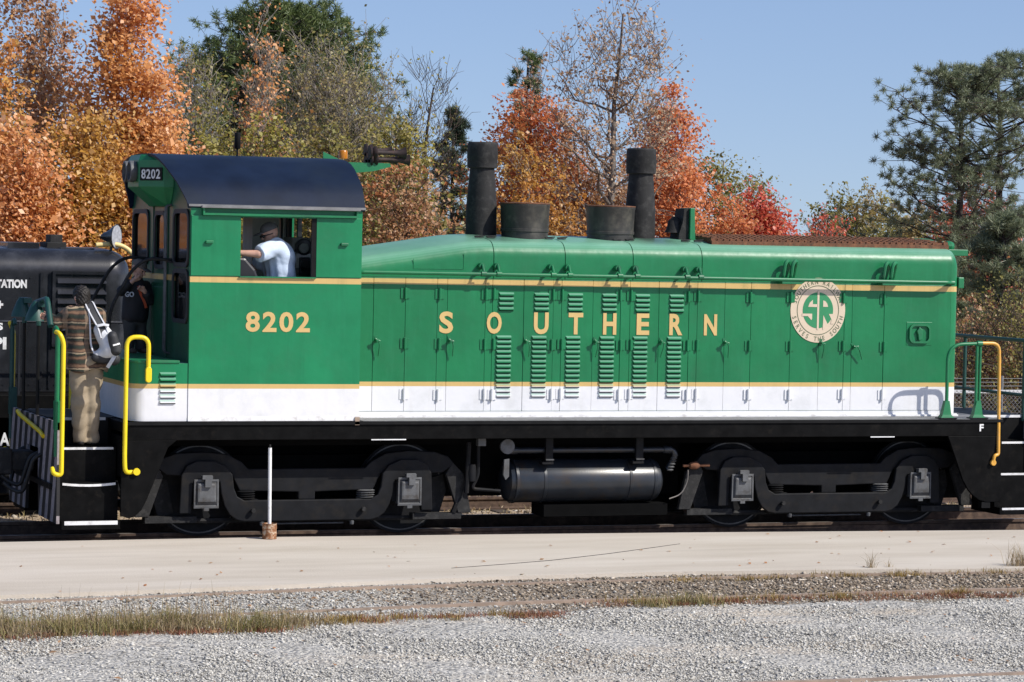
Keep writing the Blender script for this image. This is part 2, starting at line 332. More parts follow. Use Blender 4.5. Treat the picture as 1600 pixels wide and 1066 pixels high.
# ------------------------------------------------------------------ mesh helpers
def wloc(o):
    v = Vector((0, 0, 0))
    while o is not None:
        v += o.location; o = o.parent
    return v
class MB:
    def __init__(self): self.v = []; self.f = []; self.mi = []
    def add(self, vs, fs, mi=0):
        n = len(self.v); self.v += [tuple(map(float, q)) for q in vs]
        self.f += [tuple(n+i for i in q) for q in fs]; self.mi += [mi]*len(fs)
        return self
    def box(self, x0, x1, y0, y1, z0, z1, mi=0):
        vs = [(x, y, z) for x in (x0, x1) for y in (y0, y1) for z in (z0, z1)]
        return self.add(vs, [(0, 1, 3, 2), (4, 6, 7, 5), (0, 4, 5, 1), (2, 3, 7, 6), (0, 2, 6, 4), (1, 5, 7, 3)], mi)
    def prism(self, poly, axis, a, b, mi=0):
        n = len(poly)
        def P(q, w):
            return (q[0], w, q[1]) if axis == 'y' else ((w, q[0], q[1]) if axis == 'x' else (q[0], q[1], w))
        vs = [P(q, a) for q in poly]+[P(q, b) for q in poly]
        fs = [tuple(range(n)), tuple(range(2*n-1, n-1, -1))]
        fs += [(i, n+i, n+(i+1) % n, (i+1) % n) for i in range(n)]
        return self.add(vs, fs, mi)
    def tube(self, pts, r, n=8, mi=0, caps=True):
        pts = [np.asarray(q, float) for q in pts]; k = len(pts)
        rs = [r]*k if not hasattr(r, '__len__') else r
        tans = []
        for i in range(k):
            a, b = pts[max(i-1, 0)], pts[min(i+1, k-1)]
            t = b-a; tans.append(t/(np.linalg.norm(t)+1e-12))
        up = np.array([0, 0, 1.0]) if abs(tans[0][2]) < 0.9 else np.array([1.0, 0, 0])
        u = np.cross(tans[0], up); u /= np.linalg.norm(u)
        vs = []
        for i in range(k):
            u = u-tans[i]*(u@tans[i]); u /= np.linalg.norm(u)+1e-12
            w = np.cross(tans[i], u)
            for j in range(n):
                a = 2*math.pi*j/n
                vs.append(pts[i]+rs[i]*(math.cos(a)*u+math.sin(a)*w))
        fs = [(i*n+j, i*n+(j+1) % n, (i+1)*n+(j+1) % n, (i+1)*n+j) for i in range(k-1) for j in range(n)]
        if caps: fs += [tuple(range(n-1, -1, -1)), tuple((k-1)*n+j for j in range(n))]
        return self.add(vs, fs, mi)
    def lathe(self, prof, org, axis='z', n=24, mi=0):
        """prof: list of (radius, height along axis)"""
        vs = []
        for r, h in prof:
            for j in range(n):
                a = 2*math.pi*j/n; c, s = r*math.cos(a), r*math.sin(a)
                q = {'z': (c, s, h), 'x': (h, c, s), 'y': (s, h, c)}[axis]
                vs.append((org[0]+q[0], org[1]+q[1], org[2]+q[2]))
        k = len(prof)
        fs = [(i*n+j, i*n+(j+1) % n, (i+1)*n+(j+1) % n, (i+1)*n+j) for i in range(k-1) for j in range(n)]
        fs += [tuple(range(n-1, -1, -1)), tuple((k-1)*n+j for j in range(n))]
        return self.add(vs, fs, mi)
    def loft(self, secs, mi=0, caps=True, closed=True):
        n = len(secs[0]); k = len(secs); vs = [q for s in secs for q in s]
        rng_ = range(n) if closed else range(n-1)
        fs = [(i*n+j, i*n+(j+1) % n, (i+1)*n+(j+1) % n, (i+1)*n+j) for i in range(k-1) for j in rng_]
        if caps: fs += [tuple(range(n-1, -1, -1)), tuple((k-1)*n+j for j in range(n))]
        return self.add(vs, fs, mi)
    def mesh(self, name, mats, off=(0, 0, 0), smooth=None):
        me = bpy.data.meshes.new(name)
        me.from_pydata([(a-off[0], b-off[1], c-off[2]) for a, b, c in self.v], [], self.f)
        mats = mats if isinstance(mats, (list, tuple)) else [mats]
        for m in mats: me.materials.append(MATS[m])
        if len(mats) > 1: me.polygons.foreach_set('material_index', self.mi)
        import bmesh
        bm = bmesh.new(); bm.from_mesh(me); bmesh.ops.recalc_face_normals(bm, faces=bm.faces); bm.to_mesh(me); bm.free()
        if smooth:
            me.shade_smooth(); me.set_sharp_from_angle(angle=R(smooth))
        me.update()
        return me
    def build(self, name, mats, parent=None, smooth=None, bevel=None, org=None):
        off = wloc(parent) if parent is not None else Vector((0, 0, 0))
        loc = Vector(org)-off if org is not None else Vector((0, 0, 0))
        me = self.mesh(name, mats, off+loc, smooth)
        return put(name, me, parent, loc, bevel)
def put(name, me, parent=None, loc=(0, 0, 0), bevel=None):
    o = bpy.data.objects.new(name, me); COL.objects.link(o)
    o.location = loc
    if parent is not None: o.parent = parent
    if bevel:
        b = o.modifiers.new('edge', 'BEVEL'); b.width = bevel; b.segments = 2; b.limit_method = 'ANGLE'; b.angle_limit = R(40)
    return o
def tag(o, label=None, cat=None, group=None, kind=None):
    if label: o['label'] = label
    if cat: o['category'] = cat
    if group: o['group'] = group
    if kind: o['kind'] = kind
    return o
def thing(name, loc, label, cat, group=None):
    o = bpy.data.objects.new(name, None); COL.objects.link(o); o.location = loc
    o.empty_display_size = 0.2
    return tag(o, label, cat, group)
def npmesh(name, verts, quads, mats, mi=None, smooth=False):
    me = bpy.data.meshes.new(name)
    verts = np.ascontiguousarray(verts, dtype=np.float32); quads = np.ascontiguousarray(quads, dtype=np.int32)
    k = quads.shape[1]
    me.vertices.add(len(verts)); me.vertices.foreach_set('co', verts.ravel())
    me.loops.add(quads.size); me.loops.foreach_set('vertex_index', quads.ravel())
    me.polygons.add(len(quads)); me.polygons.foreach_set('loop_start', np.arange(0, quads.size, k, dtype=np.int32))
    me.polygons.foreach_set('loop_total', np.full(len(quads), k, dtype=np.int32))
    mats = mats if isinstance(mats, (list, tuple)) else [mats]
    for m in mats: me.materials.append(MATS[m])
    if mi is not None: me.polygons.foreach_set('material_index', np.asarray(mi, dtype=np.int32))
    if smooth: me.polygons.foreach_set('use_smooth', np.ones(len(quads), dtype=bool))
    me.update(calc_edges=True); me.validate()
    return me
def arc(cx, cz, r, a0, a1, n):
    return [(cx+r*math.cos(R(a0+(a1-a0)*i/n)), cz+r*math.sin(R(a0+(a1-a0)*i/n))) for i in range(n+1)]
def fillet(pts, r, n=5):
    """round the corners of a 3-D polyline"""
    P = [np.asarray(q, float) for q in pts]; out = [P[0]]
    for i in range(1, len(P)-1):
        a, b, c = P[i-1], P[i], P[i+1]
        u = (a-b)/np.linalg.norm(a-b); v = (c-b)/np.linalg.norm(c-b)
        d = min(r, 0.49*np.linalg.norm(a-b), 0.49*np.linalg.norm(c-b))
        s, e = b+u*d, b+v*d
        for t in np.linspace(0, 1, n+1):
            out.append((1-t)**2*s+2*t*(1-t)*b+t*t*e)
    out.append(P[-1])
    return out
def glyphs(text, bold=0.0, depth=0.0):
    cu = bpy.data.curves.new('glyph', 'FONT'); cu.body = text; cu.size = 1.0; cu.offset = bold; cu.extrude = depth
    cu.resolution_u = 4
    o = bpy.data.objects.new('glyph', cu); me = bpy.data.meshes.new_from_object(o)
    vs = [tuple(v.co) for v in me.vertices]; fs = [tuple(q.vertices) for q in me.polygons]
    bpy.data.objects.remove(o); bpy.data.curves.remove(cu); bpy.data.meshes.remove(me)
    return vs, fs
def lettering(mb, text, X0, X1, Z0, Z1, y, bold=0.02, right=(1, 0), t=0.003):
    """letters standing upright on a vertical face; `right` is the horizontal direction of reading"""
    vs, fs = glyphs(text, bold, 0.5)
    xs = [v[0] for v in vs]; ys = [v[1] for v in vs]
    a, b, c, d = min(xs), max(xs), min(ys), max(ys)
    out = []
    for x, yy, z in vs:
        u = (x-a)/(b-a)*(X1-X0); w = Z0+(yy-c)/(d-c)*(Z1-Z0); e = (z+0.5)*t
        nx, ny = right[1], -right[0]
        out.append((y[0]+right[0]*u+nx*e, y[1]+right[1]*u+ny*e, w))
    mb.add(out, fs)

# -------- smooth bodies from blended round cones (surface nets)
def s_cone(p, a, b, ra, rb):
    a, b = np.array(a, float), np.array(b, float); ab = b-a
    t = np.clip(((p-a)@ab)/(ab@ab+1e-12), 0, 1)
    return np.linalg.norm(p-(a+t[..., None]*ab), axis=-1)-(ra+(rb-ra)*t)
def s_ell(p, c, r):
    q = (p-np.array(c, float))/np.array(r, float)
    k = np.linalg.norm(q, axis=-1)
    return (k-1)*min(r)
def blend(ds, k):
    d = ds[0]
    for e in ds[1:]:
        h = np.clip(0.5+0.5*(e-d)/k, 0, 1); d = e*(1-h)+d*h-k*h*(1-h)
    return d
def nets(name, fn, lo, hi, h, mat, parent, wrinkle=0.0, seed=0):
    lo = np.array(lo, float); n = np.ceil((np.array(hi)-lo)/h).astype(int)+1
    ax = [lo[i]+h*np.arange(n[i]) for i in range(3)]
    p = np.stack(np.meshgrid(*ax, indexing='ij'), -1)
    d = fn(p)
    if wrinkle:
        r2 = np.random.default_rng(seed)
        for _ in range(7):
            k = r2.normal(size=3)*np.array([20, 20, 17]); d = d+wrinkle*(1-2*np.abs(np.sin(0.5*(p@k)+r2.uniform(0, 6.3))))
    s = d < 0
    nx, ny, nz = d.shape
    acc = np.zeros((nx-1, ny-1, nz-1, 3)); cnt = np.zeros((nx-1, ny-1, nz-1))
    offs = [(i, j, k) for i in (0, 1) for j in (0, 1) for k in (0, 1)]
    def sub(A, o): return A[o[0]:o[0]+nx-1, o[1]:o[1]+ny-1, o[2]:o[2]+nz-1]
    for o1 in offs:
        for axi in range(3):
            if o1[axi]: continue
            o2 = list(o1); o2[axi] = 1
            d1, d2 = sub(d, o1), sub(d, o2); m = (d1 < 0) != (d2 < 0)
            t = np.where(m, d1/np.where(m, d1-d2, 1), 0)
            for c in range(3):
                acc[..., c] += np.where(m, o1[c]+(t if c == axi else 0), 0)
            cnt += m
    act = cnt > 0
    idx = -np.ones(act.shape, int); idx[act] = np.arange(act.sum())
    cells = np.argwhere(act)
    V = lo+(cells+acc[act]/cnt[act][:, None])*h
    quads = []
    for axi in range(3):
        o2 = [0, 0, 0]; o2[axi] = 1
        A = s[:nx-o2[0], :ny-o2[1], :nz-o2[2]]; B = s[o2[0]:, o2[1]:, o2[2]:]
        ch = np.argwhere(A != B); fl = A[tuple(ch.T)]
        u, w = [(1, 2), (2, 0), (0, 1)][axi]
        good = (ch[:, u] > 0) & (ch[:, w] > 0) & (ch[:, u] < d.shape[u]-1) & (ch[:, w] < d.shape[w]-1)
        ch, fl = ch[good], fl[good]
        def g(du, dw):
            c = ch.copy(); c[:, u] -= du; c[:, w] -= dw
            return idx[tuple(c.T)]
        q = np.stack([g(1, 1), g(0, 1), g(0, 0), g(1, 0)], 1)
        q[~fl] = q[~fl][:, ::-1]
        quads.append(q)
    Q = np.concatenate(quads)
    off = np.array(wloc(parent)) if parent is not None else np.zeros(3)
    me = npmesh(name, V-off, Q, mat, smooth=True)
    return put(name, me, parent)

# ================================================================== ground, slab, rails
def gz(x, y):
    x, y = np.asarray(x, float), np.asarray(y, float)
    z = np.where(y < -4.7, 0.03, -0.10)-0.19*np.clip((y-1.3)/0.8, 0, 1)+0.19*np.clip((y-8.5)/3.5, 0, 1)
    z = z+np.where((y > 2.2) & (y < 30), 0.03*np.sin(x*0.7+y)*np.clip((y-2.2)/3, 0, 1), 0)
    return z+np.where((y >= -13) & (y < -8), 0.012*np.sin(x*2.1+y*1.7), 0)
def build_ground():
    ys = [-600, -60, -30, -20, -14] + list(np.arange(-13, -5.0, 0.5)) + [-4.6, -2.6, -2.0, 0, 1.5, 1.9, 2.3, 2.7, 3.1, 4, 5, 6, 7, 8.5, 10, 12, 14, 16, 24, 40, 70, 120, 300, 900]
    xs = [-900, -200, -60, -30, -16] + list(np.arange(-12, 16, 1.0)) + [16, 24, 40, 80, 200, 900]
    V = []
    for y in ys:
        for x in xs:
            V.append((x, y, float(gz(x, y))))
    n = len(xs)
    Q = [(j*n+i, j*n+i+1, (j+1)*n+i+1, (j+1)*n+i) for j in range(len(ys)-1) for i in range(n-1)]
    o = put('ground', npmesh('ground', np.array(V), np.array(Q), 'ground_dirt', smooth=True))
    tag(o, kind='structure')
build_ground()

far_edge = [(-40, -1.75), (-12, -1.75), (-7.0, -1.69), (-3.9, -1.66), (-1.0, -1.80), (1.04, -1.94), (5.4, -2.32), (12, -3.1), (40, -6.8)]
near_edge = [(40, -14), (9, -7.0), (3.3, -6.02), (1.1, -5.76), (-0.56, -5.63), (-2.5, -5.68), (-4.35, -5.88), (-6.2, -6.10), (-7.8, -6.24), (-12, -6.5), (-40, -8)]
m = MB(); m.prism(far_edge+near_edge, 'z', -0.3, 0.07)
slab = m.build('concrete_pavement', 'concrete'); tag(slab, kind='structure')
m = MB()
ck = [(-2.87, -4.93), (-2.2, -4.69), (-1.58, -4.44), (-0.7, -3.93), (0.03, -3.44), (0.5, -3.12)]
wd = [0.002, 0.005, 0.006, 0.005, 0.004, 0.0015]
poly = [(x-0.3*w, y+w) for (x, y), w in zip(ck, wd)]+[(x+0.3*w, y-w) for (x, y), w in reversed(list(zip(ck, wd)))]
m.prism(poly, 'z', 0.0705, 0.0745); m.build('crack', 'soot_black', slab)

RAILPROF = [(-0.07, 0), (0.07, 0), (0.07, 0.012), (0.012, 0.03), (0.012, 0.125), (0.036, 0.135), (0.036, 0.17), (-0.036, 0.17), (-0.036, 0.135), (-0.012, 0.125), (-0.012, 0.03), (-0.07, 0.012)]
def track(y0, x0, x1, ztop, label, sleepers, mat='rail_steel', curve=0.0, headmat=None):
    t = thing('railway_track', (0, y0, ztop-0.17), label, 'railway track')
    for s in (-0.7525, 0.7525):
        m = MB(); secs = []
        for x in np.linspace(x0, x1, 2 if not curve else 30):
            secs.append([(x, y0+s+a-curve*x*x, ztop-0.17+b) for a, b in RAILPROF])
        m.loft(secs); m.build('rail', mat, t)
        if headmat:
            m = MB(); m.loft([[(x, y0+s+a-curve*x*x, ztop+0.0005+b) for a, b in ((-0.026, 0), (0.026, 0), (0.026, 0.002), (-0.026, 0.002))] for x in np.linspace(x0, x1, 2 if not curve else 30)])
            m.build('rail_head', headmat, t)
    if sleepers:
        m = MB(); m.box(-0.11, 0.11, -1.25, 1.25, -0.16, 0)
        me = m.mesh('sleeper', 'sleeper_wood')
        for i, x in enumerate(np.arange(sleepers[0], sleepers[1], 0.56)):
            o = put('sleeper', me, t, (x+random.uniform(-.02, .02), random.uniform(-.03, .03), random.uniform(-.015, -.002)))
            o.rotation_euler.z = random.uniform(-.01, .01)
    return t
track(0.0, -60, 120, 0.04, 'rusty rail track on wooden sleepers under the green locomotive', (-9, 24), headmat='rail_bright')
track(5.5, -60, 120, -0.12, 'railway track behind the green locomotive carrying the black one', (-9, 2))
def buried(y0, x0, x1, label, curve, only=None):
    t = thing('railway_track', (0, y0, 0.0), label, 'railway track')
    for s in (only or (-0.7175, 0.7175)):
        m = MB(); secs = []
        for x in np.linspace(x0, x1, 40):
            z = 0.052+0.006*math.sin(x*1.3+s)
            secs.append([(x, y0+s+a-curve*x*x, z+b) for a, b in ((-0.034, -0.1), (0.034, -0.1), (0.034, 0), (-0.034, 0))])
        m.loft(secs); m.build('rail', 'rail_buried', t)
    return t
buried(-6.72, -18, 14, 'old rails sunk in gravel and brown dirt along the concrete', 0.009)
buried(-13.3, -30, 20, 'tan rail sunk in pale gravel at the lower right corner', 0.0, (0.73,))

def stones(name, n, xr, yr, size, mat, zbase, dens=None, seed=1):
    r = np.random.default_rng(seed)
    x = r.uniform(*xr, n); y = r.uniform(*yr, n)
    keep = np.ones(n, bool) if dens is None else (r.uniform(size=n) < dens(x, y))
    x, y = x[keep], y[keep]; n = len(x)
    base = np.array([(1, 0, 0), (-.5, .87, 0), (-.5, -.87, 0), (0.1, 0, .75), (0, .1, -.6)], float)
    V = base[None]*np.array([1, 1, 0.6])*r.uniform(0.6, 1.25, (n, 5, 1))+r.normal(0, .16, (n, 5, 3))
    a = r.uniform(0, 6.28, n); c, s = np.cos(a), np.sin(a)
    V = np.stack([V[..., 0]*c[:, None]-V[..., 1]*s[:, None], V[..., 0]*s[:, None]+V[..., 1]*c[:, None], V[..., 2]], -1)
    sz = size*np.exp(np.clip(r.normal(0, 0.42, n), -0.9, 0.85)); V *= sz[:, None, None]
    V += np.stack([x, y, (gz(x, y) if zbase is None else zbase)+sz*r.uniform(-0.15, 0.30, n)], -1)[:, None]
    T = np.array([(0, 1, 3), (1, 2, 3), (2, 0, 3), (1, 0, 4), (2, 1, 4), (0, 2, 4)])
    Q = (np.arange(n)[:, None, None]*5+T[None]).reshape(-1, 3)
    o = put(name, npmesh(name, V.reshape(-1, 3), Q, mat)); return o
yfar = lambda x: -5.99-0.009*x*x
ynear = lambda x: -7.44-0.009*x*x
yslab = lambda x: np.interp(x, [q[0] for q in reversed(near_edge)], [q[1] for q in reversed(near_edge)])
def nz(x, y, k=1.0):
    return (np.sin(1.7*k*x+0.9*k*y+1.0)+np.sin(-1.1*k*x+2.3*k*y+0.3)+np.sin(0.6*k*x-1.9*k*y+2.0)+np.sin(3.1*k*x+0.4))*0.25
def d1(x, y):
    d = np.where(y < ynear(x)-0.12, 1.0, 0.55)
    d = np.where((y < ynear(x)-0.12) & (nz(x, y, 0.8) > 0.42), 0.16, d)
    d = np.where((y > ynear(x)) & (y < yfar(x)), np.clip(0.62-0.13*(x+5), 0.06, 0.7), d)
    d = np.where((y > ynear(x)-0.75+0.2*nz(x, y, 1.5)) & (x > -3.2+1.2*nz(x, y, 0.7)), d*0.22, d)
    d = np.where((np.abs(y-ynear(x)) < 0.055) | (np.abs(y-yfar(x)) < 0.055), 0.02, d)
    d = np.where(np.abs(y+12.57) < 0.06, 0.04, d)
    return np.where(y > yslab(x)-0.02, 0, d)
tag(stones('gravel', 250000, (-11, 6), (-13.6, -5.5), 0.0115, 'crushed_stone', 0.032, d1, 3), kind='stuff')
def d2(x, y):
    d = np.where((y > ynear(x)) & (y < yfar(x)), np.clip(0.30+0.12*(x+5), 0.15, 1), np.where((y > ynear(x)-0.75) & (x > -3.2), 0.55, 0.05))
    d = np.where((np.abs(y-ynear(x)) < 0.045) | (np.abs(y-yfar(x)) < 0.045), 0.05, d)
    return np.where(y > yslab(x)-0.02, 0, d)
tag(stones('brown_gravel', 36000, (-9, 6), (-8.0, -5.5), 0.016, 'brown_stone', 0.032, d2, 4), kind='stuff')
tag(stones('pebbles', 90, (-8, 5), (-6.1, -2.6), 0.012, 'brown_stone', 0.072, lambda x, y: np.where((y > yslab(x)) & (y < yslab(x)+0.6), 0.8, 0.1), 5), kind='stuff')
tag(stones('track_ballast', 14000, (-9, 14), (1.0, 7.5), 0.03, 'brown_stone', None, lambda x, y: np.where(np.abs(y-5.5) < 1.3, 0.8, np.where(y < 1.2, 0.15, 0.015)), 6), kind='stuff')

def grass(name, n, xf, mat, h, zb, lean=0.35, seed=1, width=0.003):
    r = np.random.default_rng(seed)
    x, y = xf(r, n); n = len(x)
    if zb is None: zb = gz(x, y)-0.01
    hh = h*np.clip(np.exp(r.normal(0, 0.35, n)), 0.4, 1.7)
    a = r.uniform(0, 6.28, n); l = np.clip(np.abs(r.normal(0, lean, n)), 0, 1.3)
    dx, dy = np.cos(a)*l*hh, np.sin(a)*l*hh
    b = r.uniform(0, 6.28, n); wx, wy = np.cos(b)*width, np.sin(b)*width
    P = lambda ux, uy, uz: np.stack([ux, uy, uz], -1)
    z0 = np.zeros(n)+zb
    mx, my, mz = x+dx*.42, y+dy*.42, zb+hh*.6
    V = np.stack([P(x-wx, y-wy, z0), P(x+wx, y+wy, z0), P(mx+wx*.8, my+wy*.8, mz), P(mx-wx*.8, my-wy*.8, mz),
                  P(x+dx*1.15+wx*.15, y+dy*1.15+wy*.15, zb+hh*np.clip(1-l*0.4, .4, 1)), P(x+dx*1.15-wx*.15, y+dy*1.15-wy*.15, zb+hh*np.clip(1-l*0.4, .4, 1))], 1)
    Q = (np.arange(n)[:, None, None]*6+np.array([(0, 1, 2, 3), (3, 2, 4, 5)])[None]).reshape(-1, 4)
    return put(name, npmesh(name, V.reshape(-1, 3), Q, mat))
def tuft(cx, cy, sx, sy):
    return lambda r, n: (r.normal(cx, sx, n), r.normal(cy, sy, n))
def strip(x0, x1, y0, y1, clumps, s):
    def f(r, n):
        cx = r.uniform(x0, x1, clumps); cy = r.uniform(y0, y1, clumps); k = r.integers(0, clumps, n)
        return cx[k]+r.normal(0, s, n), cy[k]+r.normal(0, s*0.55, n)
    return f
def ragged(x0, x1, y0, y1, clumps, s_):
    def f(r, n):
        cx = r.uniform(x0, x1, clumps); cy = r.uniform(y0, y1, clumps); w = r.gamma(0.9, 1.0, clumps); w /= w.sum()
        k = r.choice(clumps, n, p=w); sp = s_*r.uniform(0.35, 1.5, clumps)
        return cx[k]+r.normal(0, 1, n)*sp[k], cy[k]+r.normal(0, 1, n)*sp[k]*0.5
    return f
tag(grass('grass', 3000, ragged(-8.9, -5.6, -8.85, -8.35, 55, 0.12), 'grass_blade', 0.15, 0.03, 0.7, 11, 0.0032), kind='stuff')
tag(grass('grass', 2600, ragged(-8.9, -5.5, -8.85, -8.35, 50, 0.13), 'grass_dry', 0.13, 0.03, 0.9, 21, 0.0032), kind='stuff')
tag(grass('grass', 420, ragged(-8.8, -5.7, -8.75, -8.35, 40, 0.10), 'grass_dry', 0.25, 0.03, 0.5, 22, 0.0028), kind='stuff')
tag(grass('weeds', 1200, ragged(-8.9, -5.4, -8.95, -8.75, 30, 0.12), 'weed_red', 0.045, 0.03, 1.0, 23, 0.004), kind='stuff')
tag(grass('grass', 900, ragged(-5.6, -3.3, -8.55, -8.25, 30, 0.09), 'weed_ochre', 0.06, 0.03, 0.9, 12), kind='stuff')
tag(grass('weeds', 1800, strip(-5.0, -3.0, -8.5, -8.2, 18, 0.10), 'weed_red', 0.04, 0.03, 0.9, 13), kind='stuff')
tag(grass('weeds', 2600, ragged(-2.4, 2.2, -7.95, -7.6, 60, 0.12), 'weed_red', 0.04, 0.03, 0.9, 14), kind='stuff')
tag(grass('weeds', 1500, ragged(-2.2, 4.5, -7.8, -7.55, 40, 0.10), 'weed_ochre', 0.06, 0.03, 0.7, 15), kind='stuff')
tag(grass('grass', 500, strip(-1.9, -0.9, -8.0, -7.8, 6, 0.10), 'grass_blade', 0.10, 0.03, 0.6, 16), kind='stuff')
tag(grass('weeds', 900, strip(-0.8, 3.6, -6.2, -6.0, 26, 0.08), 'weed_ochre', 0.05, 0.03, 0.7, 17), kind='stuff')
tag(grass('grass', 26000, lambda r, n: (r.uniform(-9, 20, n), r.uniform(1.4, 14, n)), 'grass_dry', 0.07, None, 0.7, 18, 0.01), kind='stuff')
for k, (px, py, h, n) in enumerate(((1592, 886, 0.20, 160), (1357, 889, 0.15, 40), (1388, 888, 0.09, 25))):
    d = FW*F_PX+RR*(px-800)-UU*(py-533); q = CAM+d*((0.05-CAM[2])/d[2])
    o = grass('weed_tuft', n, tuft(q[0], q[1]-0.05, 0.07 if k == 0 else 0.02, 0.03), 'grass_dry', h, 0.03, 0.5, 20+k)
    tag(o, ('dry straw weed tuft at the concrete edge on the far right', 'thin dry weed stalk standing at the concrete edge', 'short dry weed sprig just right of the thin stalk')[k], 'weed', 'dry weeds at the concrete edge')
o = grass('grass_tuft', 260, tuft(-6.42, 1.75, 0.10, 0.06), 'grass_blade', 0.09, None, 0.5, 30, 0.01)
tag(o, 'small green grass tuft on sandy ground behind the striped pilot', 'grass tuft')

# marker post on the slab
mp = thing('marker_post', (-3.99, -1.85, 0.07), 'thin white post in a rusty can at the concrete edge', 'post')
m = MB(); m.tube([(-3.99, -1.85, 0.20), (-4.0, -1.85, 1.10)], 0.020, 10); m.build('pole', 'white_paint', mp, 40)
m = MB(); m.tube([(-4.0, -1.85, 1.10), (-4.0, -1.85, 1.135)], 0.012, 8); m.build('tip', 'soot_black', mp)
def rusty_can():
    mt, nt, b, out = new_mat('rusty_can'); p = pos(nt)
    col = ramp(nt, noise(nt, p, 22, 6, 0.7), [(0.36, (0.10, 0.045, 0.02)), (0.5, (0.28, 0.12, 0.05)), (0.60, (0.50, 0.40, 0.29))])
    link(nt, col, b.inputs['Base Color']); b.inputs['Roughness'].default_value = 0.9
    bump(nt, b, noise(nt, p, 40, 4), 0.4)
rusty_can()
m = MB(); m.lathe([(0.080, 0), (0.083, 0.004), (0.079, 0.05), (0.083, 0.055), (0.079, 0.11), (0.083, 0.115), (0.081, 0.168), (0.085, 0.175), (0.080, 0.175), (0.076, 0.155)], (-3.99, -1.85, 0.072), 'z', 20)
m.build('can', 'rusty_can', mp, 40)

# ================================================================== green locomotive
LOCO = thing('diesel_locomotive', (0, 0, 0), 'green and white diesel switcher locomotive numbered 8202 with gold lettering', 'locomotive')
XL, XR = -4.867, -2.854
# ---- underframe
m = MB()
for s in (-1, 1):
    y0, y1 = (-1.5, -1.44) if s < 0 else (1.44, 1.5)
    m.box(-5.6, 5.56, y0, y1, 1.163, 1.365)
m.box(-6.3, 6.3, -0.74, 0.74, 1.05, 1.365); m.box(-5.6, 5.56, -1.44, 1.44, 1.25, 1.365)
UF = m.build('underframe', 'frame_black', LOCO, bevel=0.006)
for y0, y1 in ((-1.52, -1.5), (1.5, 1.52)):
    m = MB(); m.box(-5.6, 5.56, y0, y1, 1.335, 1.372); m.build('frame_lip', 'black_paint', UF)
for x0, x1, yy, mt_ in ((-2.8, 5.56, 1.5, 'deck_grey'), (-6.3, -5.52, 0.74, 'black_paint'), (5.56, 6.3, 0.74, 'black_paint')):
    m = MB(); m.box(x0, x1, -yy, yy, 1.3655, 1.377); m.build('walkway', mt_, UF)
m = MB(); m.box(-6.2, 6.2, -0.42, 0.42, 0.62, 1.05); m.box(-1.95, 1.5, -0.72, 0.72, 0.42, 1.16); m.box(-5.5, 5.5, -1.0, 1.0, 1.06, 1.16)
m.build('centre_sill', 'underside_black', UF)
for s in (-1, 1):
    y0, y1 = (-1.5, -1.46) if s < 0 else (1.46, 1.5)
    m = MB(); m.prism([(-5.62, 1.163), (-5.62, 0.32), (-5.53, 0.29), (-5.47, 0.30), (-5.38, 0.38), (-5.32, 0.50), (-5.09, 1.08), (-4.99, 1.163)], 'y', y0, y1)
    m.build('step_plate', 'frame_black', UF, bevel=0.005)
    m = MB(); m.prism([(4.80, 1.163), (5.02, 0.62), (5.10, 0.49), (5.17, 0.42), (5.26, 0.36), (5.36, 0.335), (5.56, 0.335), (5.56, 1.163)], 'y', y0, y1)
    m.build('step_plate', 'frame_black', UF, bevel=0.005)
# inner wheel housings behind the plates
for x0, x1 in ((-5.6, -5.25), (5.2, 5.5)):
    m = MB(); m.box(x0, x1, -1.44, 1.44, 0.75, 1.2); m.build('bolster', 'underside_black', UF)
m = MB(); m.box(5.30, 5.42, -1.49, -1.40, 0.26, 0.335); m.build('step_hanger', 'black_paint', UF)
# ---- steps at the four corners
STEPZ = [0.26, 0.685, 1.072]
for xe, xa, xb in ((-1, -6.28, -5.62), (1, 5.56, 6.28)):
    for s in (-1, 1):
        for k, z in enumerate(STEPZ):
            yo = s*(1.49-0.14*k); yi = s*0.76
            m = MB(); m.box(xa, xb, min(yo, yi), max(yo, yi), (STEPZ[k-1] if k else 0.17)+0.001, z)
            st = m.build('step', 'frame_black', UF)
            a, b = xa+0.03, xb-0.03
            yf = yo+s*0.006
            m = MB()
            sag = 0.018 if (xe < 0 and k == 1) else 0.0
            secs = []
            for u in np.linspace(0, 1, 7):
                zz = z-0.016-sag*(1-(2*u-1)**2)
                w = 0.022 if k == 0 and xe < 0 else 0.013
                secs.append([(a+(b-a)*u, yo, zz-w), (a+(b-a)*u, yf, zz-w), (a+(b-a)*u, yf, zz+w), (a+(b-a)*u, yo, zz+w)])
            m.loft(secs); m.build('step_edge', 'white_paint', st)
        m = MB(); y0, y1 = sorted((s*0.745, s*0.765)); m.box(xa, xb, y0, y1, 1.072, 1.365)
        m.build('step_riser', 'black_paint', UF)
        m = MB(); y0, y1 = sorted((s*0.765, s*0.775)); m.box(xa+0.03, xb-0.03, y0, y1, 1.345, 1.377); m.build('step_edge', 'white_paint', UF)
